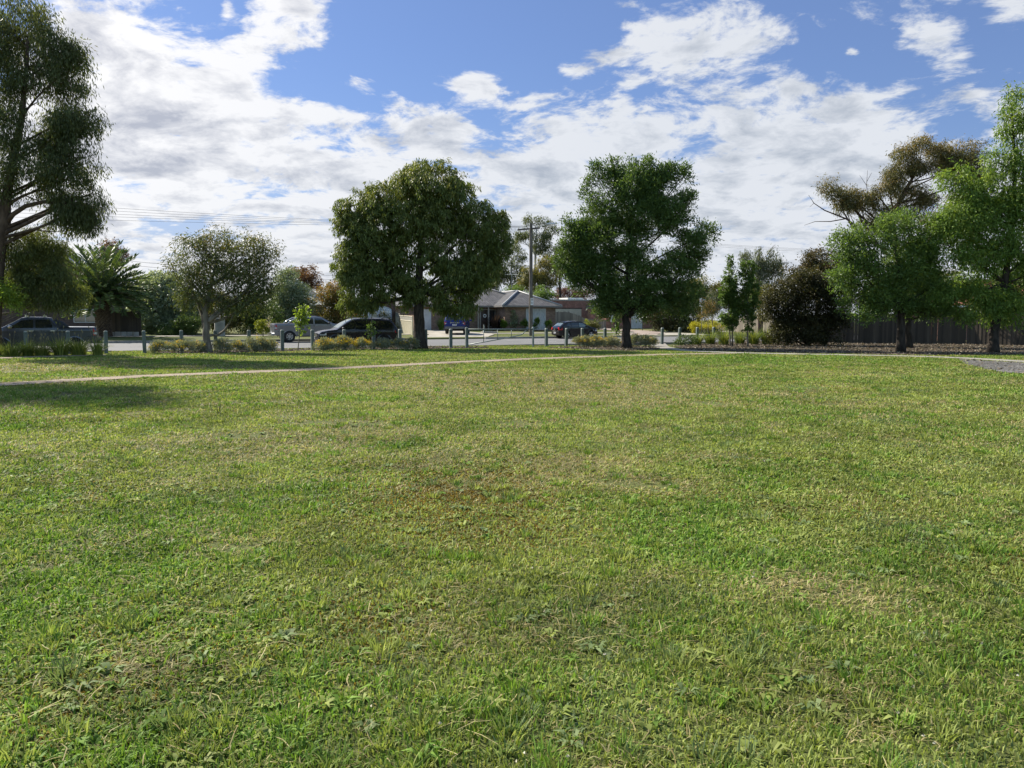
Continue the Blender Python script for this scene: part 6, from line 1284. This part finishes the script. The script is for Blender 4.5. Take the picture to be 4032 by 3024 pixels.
    def flares(s, mat, w_=.06, out=.018):
        for cx, r in s.arch:
            for sg in (1, -1):
                P = []
                for a in np.linspace(0, math.pi, 19):
                    q = []
                    for k in (0, w_): x, z = cx + (r + k) * math.cos(a), .34 + (r + k) * math.sin(a); x = min(max(x, s.x0 + .01), s.x1 - .01); q.append((x, sg * (s.y(x, z) + out * (1 if k == 0 else .4)), z))
                    P.append(q)
                m = MB(); m.grid(P, 0, sg < 0); m.build('wheel_arch', mat, s.root, smooth=True)

def plate_marks(parent, x, z, rear, w_=.30):
    m = MB()
    for i in range(6):
        if i == 3: continue
        y_ = -w_ / 2 + w_ * (i + .5) / 6; m.box((x, y_, z), (.004, w_ / 10, .055))
    m.build('plate_marks', M_trim, parent)

def ute(label, loc, rz, paint, rim, bars, rack, cover, name='ute', k=1.0):
    top = [(-2.70, 1.22), (-2.66, 1.30), (-1.02, 1.32), (-.98, 1.33), (-.88, 1.48), (-.66, 1.78), (-.40, 1.82), (.30, 1.83), (.62, 1.79), (1.02, 1.55), (1.42, 1.34), (1.50, 1.30), (2.25, 1.21), (2.52, 1.12), (2.66, .92)]
    bot = [(-2.70, .52), (-2.3, .46), (-1, .44), (1.2, .44), (2.3, .40), (2.66, .46)]
    c_ = Car(name, label, loc, rz, top, bot, .925, [(-1.66, .47), (1.56, .47)], paint, belt=1.28, tumble=.17, camber=.035, plan=[(-2.70, .95), (-2.5, .985), (-1, .99), (1.4, .99), (2.1, .95), (2.5, .87), (2.66, .76)], cat='ute')
    c_.root.scale = (k, k, k)
    c_.side('side_window', [(-.72, 1.30), (.02, 1.29), (.02, 1.70), (-.60, 1.70)], M_cg); c_.side('side_window', [(.12, 1.29), (1.16, 1.29), (.62, 1.67), (.12, 1.70)], M_cg)
    c_.over('windscreen', 1.36, .68, .90, .86, M_cgl if not rack else M_cg, .010); c_.over('rear_window', -.93, -.72, .84, .80, M_cg, .010)
    c_.over('tray_cover', -2.58, -1.06, .93, .93, cover, .012)
    c_.wheels(.40, .26, rim, 6, .60); c_.mirror(1.08, 1.28, M_chrome if rack else M_trim, 1.1); c_.handles((-.72, .22), 1.14, M_chrome); c_.seams((-.92, .06, 1.22), .52, 1.26); c_.flares(paint)
    for sg in (1, -1):
        m = MB(); P = [[(-2.70 - .004, sg * c_.y(-2.68, z) * .99, z), (-2.52, sg * (c_.y(-2.52, z) + .008), z)] for z in np.linspace(.90, 1.24, 6)]
        m.grid(P, 0, sg > 0); tl = m.build('tail_light', M_red, c_.root); m = MB(); m.grid([[(-2.70 - .008, sg * c_.y(-2.68, z) * .992, z), (-2.54, sg * (c_.y(-2.52, z) + .012), z)] for z in np.linspace(.95, 1.07, 3)], 0, sg > 0); m.build('reverse_lens', M_lamp, tl)
        m = MB(); P = [[(2.30, sg * (c_.y(2.30, z) + .008), z), (2.56, sg * (c_.y(2.56, z) + .008), z)] for z in np.linspace(.88, 1.06, 4)]; m.grid(P, 0, sg < 0); m.build('headlight', M_lamp, c_.root)
    m = MB(); m.box((-2.80, 0, .56), (.22, 1.74, .17)); m.box((-2.84, 0, .66), (.14, 1.1, .05)); m.build('rear_bumper', M_chrome if not rack else M_trim, c_.root, bevel=.03)
    m = MB(); m.box((-2.755, 0, 1.10), (.012, .26, .07)); m.build('tailgate_handle', M_trim, c_.root); pl = c_.end('number_plate', .0, .72, .36, .13, M_plate); plate_marks(pl, -2.768, .72, True)
    c_.end('grille', 0, .86, 1.0, .30, M_trim, rear=False); m = MB(); m.box((2.64, 0, .55), (.20, 1.5, .22)); m.build('front_bumper', paint, c_.root, bevel=.05)
    m = MB(); m.box((.10, .90, .40), (2.2, .16, .05)); m.box((.10, -.90, .40), (2.2, .16, .05)); m.build('side_step', M_trim, c_.root, bevel=.015)
    if bars:
        for sg in (1, -1):
            m = MB(); m.tube([(-1.75, sg * .80, 1.33), (-1.52, sg * .78, 1.50), (-1.12, sg * .74, 1.72), (-.95, sg * .72, 1.74), (-.60, sg * .70, 1.76)], .045, 8); m.build('sports_bar', M_chrome, c_.root, smooth=True)
        m = MB(); m.tube([(-1.10, -.74, 1.72), (-1.10, .74, 1.72)], .035, 8); m.build('sports_bar', M_trim, c_.root, smooth=True)
        for sg in (1, -1): m = MB(); m.tube([(-.55, sg * .62, 1.82), (-.4, sg * .62, 1.88), (.35, sg * .62, 1.88), (.5, sg * .62, 1.80)], .02, 6); m.build('roof_rail', M_trim, c_.root)
    else:
        for sg in (1, -1):   # sail panel running from cab down to the tray
            m = MB(); a = [(-.92, 1.31), (-1.50, 1.31), (-1.30, 1.42), (-1.12, 1.60), (-.72, 1.75)]; m.add([(x, sg * (c_.y(-.9, z) - .01), z) for x, z in a] + [(x, sg * (c_.y(-.9, z) - .09), z) for x, z in a], [list(range(5)), [5 + i for i in range(5)][::-1]] + [[(i + 1) % 5, i, 5 + i, 5 + (i + 1) % 5] for i in range(5)]); m.build('sail_panel', paint, c_.root)
    if rack:
        m = MB()
        for x in (-.35, .45): m.box((x, 0, 1.93), (.07, 1.35, .035)); m.box((x, .62, 1.88), (.06, .05, .12)); m.box((x, -.62, 1.88), (.06, .05, .12))
        m.build('roof_rack', M_chrome, c_.root); m = MB(); m.box((.40, 0, 1.98), (.10, 1.2, .06)); m.build('light_bar', M_trim, c_.root)
    return c_
def place(px, n, dz): s_ = s_at(px, n); return sn(s_, n, dz)
P_dark = carpaint('charcoal_blue_paint', (0.070, 0.080, 0.108), .55, .26); P_silver = carpaint('silver_grey_paint', (0.22, 0.225, 0.24), .6, .32); P_char = carpaint('charcoal_paint', (0.026, 0.025, 0.028), .5, .24); P_black = carpaint('black_paint', (0.006, 0.006, 0.008), .1, .16); P_blue = carpaint('deep_blue_paint', (0.012, 0.030, 0.17), .35, .22)
M_shiny = pbr('tray_lid', (0.52, 0.54, 0.56), .3, metal=.3, var=.1); M_soft = pbr('soft_cover', (0.016, 0.016, 0.017), .75)

# dark ute at the left, facing left on the near side; its tail is at column 403
s_ = s_at(399, 46.9); ute('dark blue grey dual cab ute with roof rack, cut by the left edge', sn(s_ - 2.85, 47.3, float(road_z(47.3))), RA + math.pi, P_dark, M_rimd, False, True, M_shiny)
s_ = s_at(1060, 58.9); ute('silver grey dual cab ute with chrome sports bars parked across the road', sn(s_ + 2.85, 58.4, float(road_z(58.4))), RA, P_silver, M_rim, True, False, M_soft)

# charcoal four wheel drive wagon facing left on the near side
s_ = s_at(1560, 46.9)
c_ = Car('wagon', 'charcoal four wheel drive wagon parked behind the yellow flowering shrubs', sn(s_ - 2.40, 47.2, float(road_z(47.2))), RA + math.pi,
         [(-2.41, .98), (-2.36, 1.10), (-2.22, 1.30), (-1.98, 1.66), (-1.86, 1.73), (-1.2, 1.775), (-.2, 1.78), (.35, 1.74), (.80, 1.52), (1.30, 1.18), (1.40, 1.13), (1.9, 1.07), (2.25, 1.00), (2.40, .88), (2.43, .70)],
         [(-2.41, .48), (-2.1, .36), (-.9, .30), (.9, .30), (2.1, .34), (2.43, .40)], .965, [(-1.45, .45), (1.46, .45)], P_char, belt=1.10, tumble=.20, camber=.05, cat='wagon')
c_.side('side_window', [(-.30, 1.14), (.30, 1.13), (.30, 1.60), (-.30, 1.62)], M_cg); c_.side('side_window', [(.36, 1.13), (1.16, 1.12), (.62, 1.55), (.36, 1.60)], M_cg); c_.side('side_window', [(-1.18, 1.15), (-.36, 1.14), (-.36, 1.62), (-1.18, 1.62)], M_cg); c_.side('quarter_window', [(-2.02, 1.26), (-1.26, 1.16), (-1.26, 1.61), (-1.80, 1.60)], M_cg)
c_.over('windscreen', 1.28, .42, .90, .84, M_cgl, .010); c_.over('rear_window', -2.26, -1.99, .84, .80, M_cg, .012); c_.over('sunroof', -1.0, .1, .62, .62, M_cg, .010)
c_.wheels(.385, .26, M_rimd, 5); c_.mirror(1.02, 1.14, M_trim); c_.handles((-1.05, .05), 1.0, P_char); c_.seams((-1.22, -.33, .98), .42, 1.08); c_.flares(P_char, .07, .025)
for sg in (1, -1):
    m = MB(); m.grid([[(-2.42, sg * c_.y(-2.40, z) * 1.0, z), (-2.12, sg * (c_.y(-2.12, z) + .01), z)] for z in np.linspace(.93, 1.08, 4)], 0, sg > 0); m.build('tail_light', M_red, c_.root)
    m = MB(); m.grid([[(2.00, sg * (c_.y(2.0, z) + .01), z), (2.36, sg * (c_.y(2.36, z) + .01), z)] for z in np.linspace(.80, .94, 4)], 0, sg < 0); m.build('headlight', M_lamp, c_.root)
    m = MB(); m.tube([(-1.75, sg * .66, 1.79), (-1.6, sg * .67, 1.83), (.1, sg * .68, 1.83), (.3, sg * .68, 1.79)], .016, 6); m.build('roof_rail', M_chrome, c_.root)
    m = MB(); m.grid([[(-1.9, sg * (c_.y(-1.9, z) + .010), z), (1.95, sg * (c_.y(1.9, z) + .010), z)] for z in (.31, .36, .42)], 0, sg > 0)
m = MB(); m.box((-1.96, 0, 1.725), (.30, 1.25, .035)); m.build('spoiler', P_char, c_.root, bevel=.012); m = MB(); m.tube([(-1.55, .1, 1.80), (-1.72, .1, 1.86)], .03, 6); m.build('roof_aerial', M_trim, c_.root)
c_.end('grille', 0, .80, 1.1, .16, M_chrome, rear=False, off=.06); c_.end('air_intake', 0, .52, 1.2, .14, M_trim, rear=False, off=.06); pl = c_.end('number_plate', 0, .66, .36, .12, M_plate, rear=False, off=.075); plate_marks(pl, 2.513, .66, False)
pl = c_.end('number_plate', 0, .88, .36, .12, M_plate); plate_marks(pl, -2.478, .88, True)

# black hatchback facing right on the far side
s_ = s_at(2170, 59.0)
c_ = Car('hatchback', 'small black hatchback with red tail lamps parked before the paling fence', sn(s_ + 2.02, 58.5, float(road_z(58.5))), RA + R(-3),
         [(-1.99, .82), (-1.95, .95), (-1.82, 1.03), (-1.40, 1.33), (-1.20, 1.40), (-.6, 1.465), (-.1, 1.46), (.25, 1.42), (.75, 1.22), (1.12, 1.03), (1.2, 1.0), (1.65, .90), (1.90, .78), (1.99, .58)],
         [(-1.99, .34), (-1.7, .24), (-.8, .20), (.8, .20), (1.7, .22), (1.99, .28)], .845, [(-1.23, .36), (1.25, .36)], P_black, belt=.96, tumble=.19, camber=.05)
c_.root.scale = (.93, .97, 1.0)
c_.side('side_window', [(-.78, 1.00), (-.08, .99), (-.08, 1.34), (-.82, 1.35)], M_cg); c_.side('side_window', [(-.02, .99), (.88, .98), (.38, 1.30), (-.02, 1.34)], M_cgl); c_.side('quarter_window', [(-1.30, 1.08), (-.86, 1.02), (-.88, 1.33), (-1.12, 1.30)], M_cg)
c_.over('windscreen', 1.06, .36, .90, .84, M_cgl, .010); c_.over('rear_window', -1.80, -1.42, .82, .76, M_cgl, .012)
c_.wheels(.31, .21, M_rim, 5, .72); c_.mirror(.70, .98, P_black, .8); c_.handles((-.78, .05), .88, P_black); c_.seams((-.84, -.05, .82), .30, .95); c_.flares(P_black, .05, .012)
for sg in (1, -1):
    m = MB(); m.grid([[(-2.005, sg * c_.y(-1.98, z) * .72, z), (-2.0, sg * c_.y(-1.98, z), z), (-1.70, sg * (c_.y(-1.72, z) + .01), z)] for z in np.linspace(.72, .96, 4)], 0, sg > 0); m.build('tail_light', M_red, c_.root)
    m = MB(); m.grid([[(1.45, sg * (c_.y(1.45, z) + .01), z), (1.88, sg * (c_.y(1.88, z) + .01), z)] for z in np.linspace(.62, .74, 4)], 0, sg < 0); m.build('headlight', M_lamp, c_.root)
m = MB(); m.box((-1.36, 0, 1.375), (.26, 1.05, .03)); m.build('spoiler', P_black, c_.root, bevel=.01); pl = c_.end('number_plate', 0, .50, .38, .11, M_plate, off=.055); plate_marks(pl, -2.058, .50, True); c_.end('bumper_strip', 0, .64, 1.3, .03, M_chrome, off=.055)
c_.end('badge', 0, .80, .10, .10, M_chrome, off=.06); c_.end('grille', 0, .42, 1.1, .16, M_trim, rear=False)

# blue wagon seen from behind on the drive
BX = gp(1803, 66.2)
c_ = Car('wagon', 'blue wagon seen from behind on the house drive', BX + np.array([0, 0, .06]), math.atan2(BX[1], BX[0]) - R(7),
         [(-2.30, 1.02), (-2.27, 1.10), (-2.20, 1.22), (-2.00, 1.58), (-1.90, 1.66), (-1.2, 1.71), (-.2, 1.71), (.35, 1.66), (.8, 1.44), (1.25, 1.14), (1.9, 1.04), (2.2, .92), (2.30, .7)],
         [(-2.30, .46), (-2.0, .34), (-.9, .28), (.9, .28), (2, .30), (2.30, .36)], .92, [(-1.36, .42), (1.35, .42)], P_blue, belt=1.08, tumble=.19, camber=.05, cat='wagon', plan=[(-2.30, .95), (-2.0, .99), (-1, 1), (1.2, 1), (1.9, .95), (2.3, .8)])
c_.side('side_window', [(-1.1, 1.12), (-.3, 1.11), (-.3, 1.56), (-1.1, 1.56)], M_cg); c_.side('side_window', [(-.24, 1.11), (1.0, 1.10), (.5, 1.50), (-.24, 1.56)], M_cg); c_.side('quarter_window', [(-1.95, 1.16), (-1.18, 1.13), (-1.18, 1.56), (-1.75, 1.54)], M_cg)
c_.over('rear_window', -2.235, -1.99, .86, .80, M_cg, .012); c_.over('windscreen', 1.2, .42, .9, .84, M_cg, .01); c_.wheels(.36, .24, M_rim, 5); c_.mirror(.95, 1.12, P_blue); c_.handles((-1.0, .1), .98, P_blue); c_.seams((-1.14, -.27, .95), .38, 1.06)
for sg in (1, -1):
    m = MB(); m.grid([[(-2.312, sg * c_.y(-2.28, z) * .76, z), (-2.306, sg * c_.y(-2.28, z) * .98, z), (-2.15, sg * (c_.y(-2.15, z) + .01), z)] for z in np.linspace(.82, 1.06, 4)], 0, sg > 0); tl = m.build('tail_light', M_red, c_.root)
    m = MB(); m.grid([[(-2.318, sg * c_.y(-2.28, z) * .80, z), (-2.314, sg * c_.y(-2.28, z) * .94, z)] for z in (.90, .97)], 0, sg > 0); m.build('indicator_lens', M_lamp, tl)
    m = MB(); m.tube([(-1.7, sg * .62, 1.72), (-1.5, sg * .63, 1.77), (.0, sg * .64, 1.77), (.2, sg * .64, 1.72)], .018, 6); m.build('roof_rail', M_trim, c_.root)
c_.end('bumper_cover', 0, .56, 1.64, .20, pbr('grey_bumper', (0.11, 0.11, 0.11), .6), off=.056); c_.end('chrome_strip', 0, .98, .8, .05, M_chrome, off=.056); pl = c_.end('number_plate', 0, .80, .38, .12, M_plate, off=.056); plate_marks(pl, -2.366, .80, True)
m = MB(); m.box((-1.97, 0, 1.66), (.26, 1.2, .035)); m.build('spoiler', P_blue, c_.root, bevel=.012)
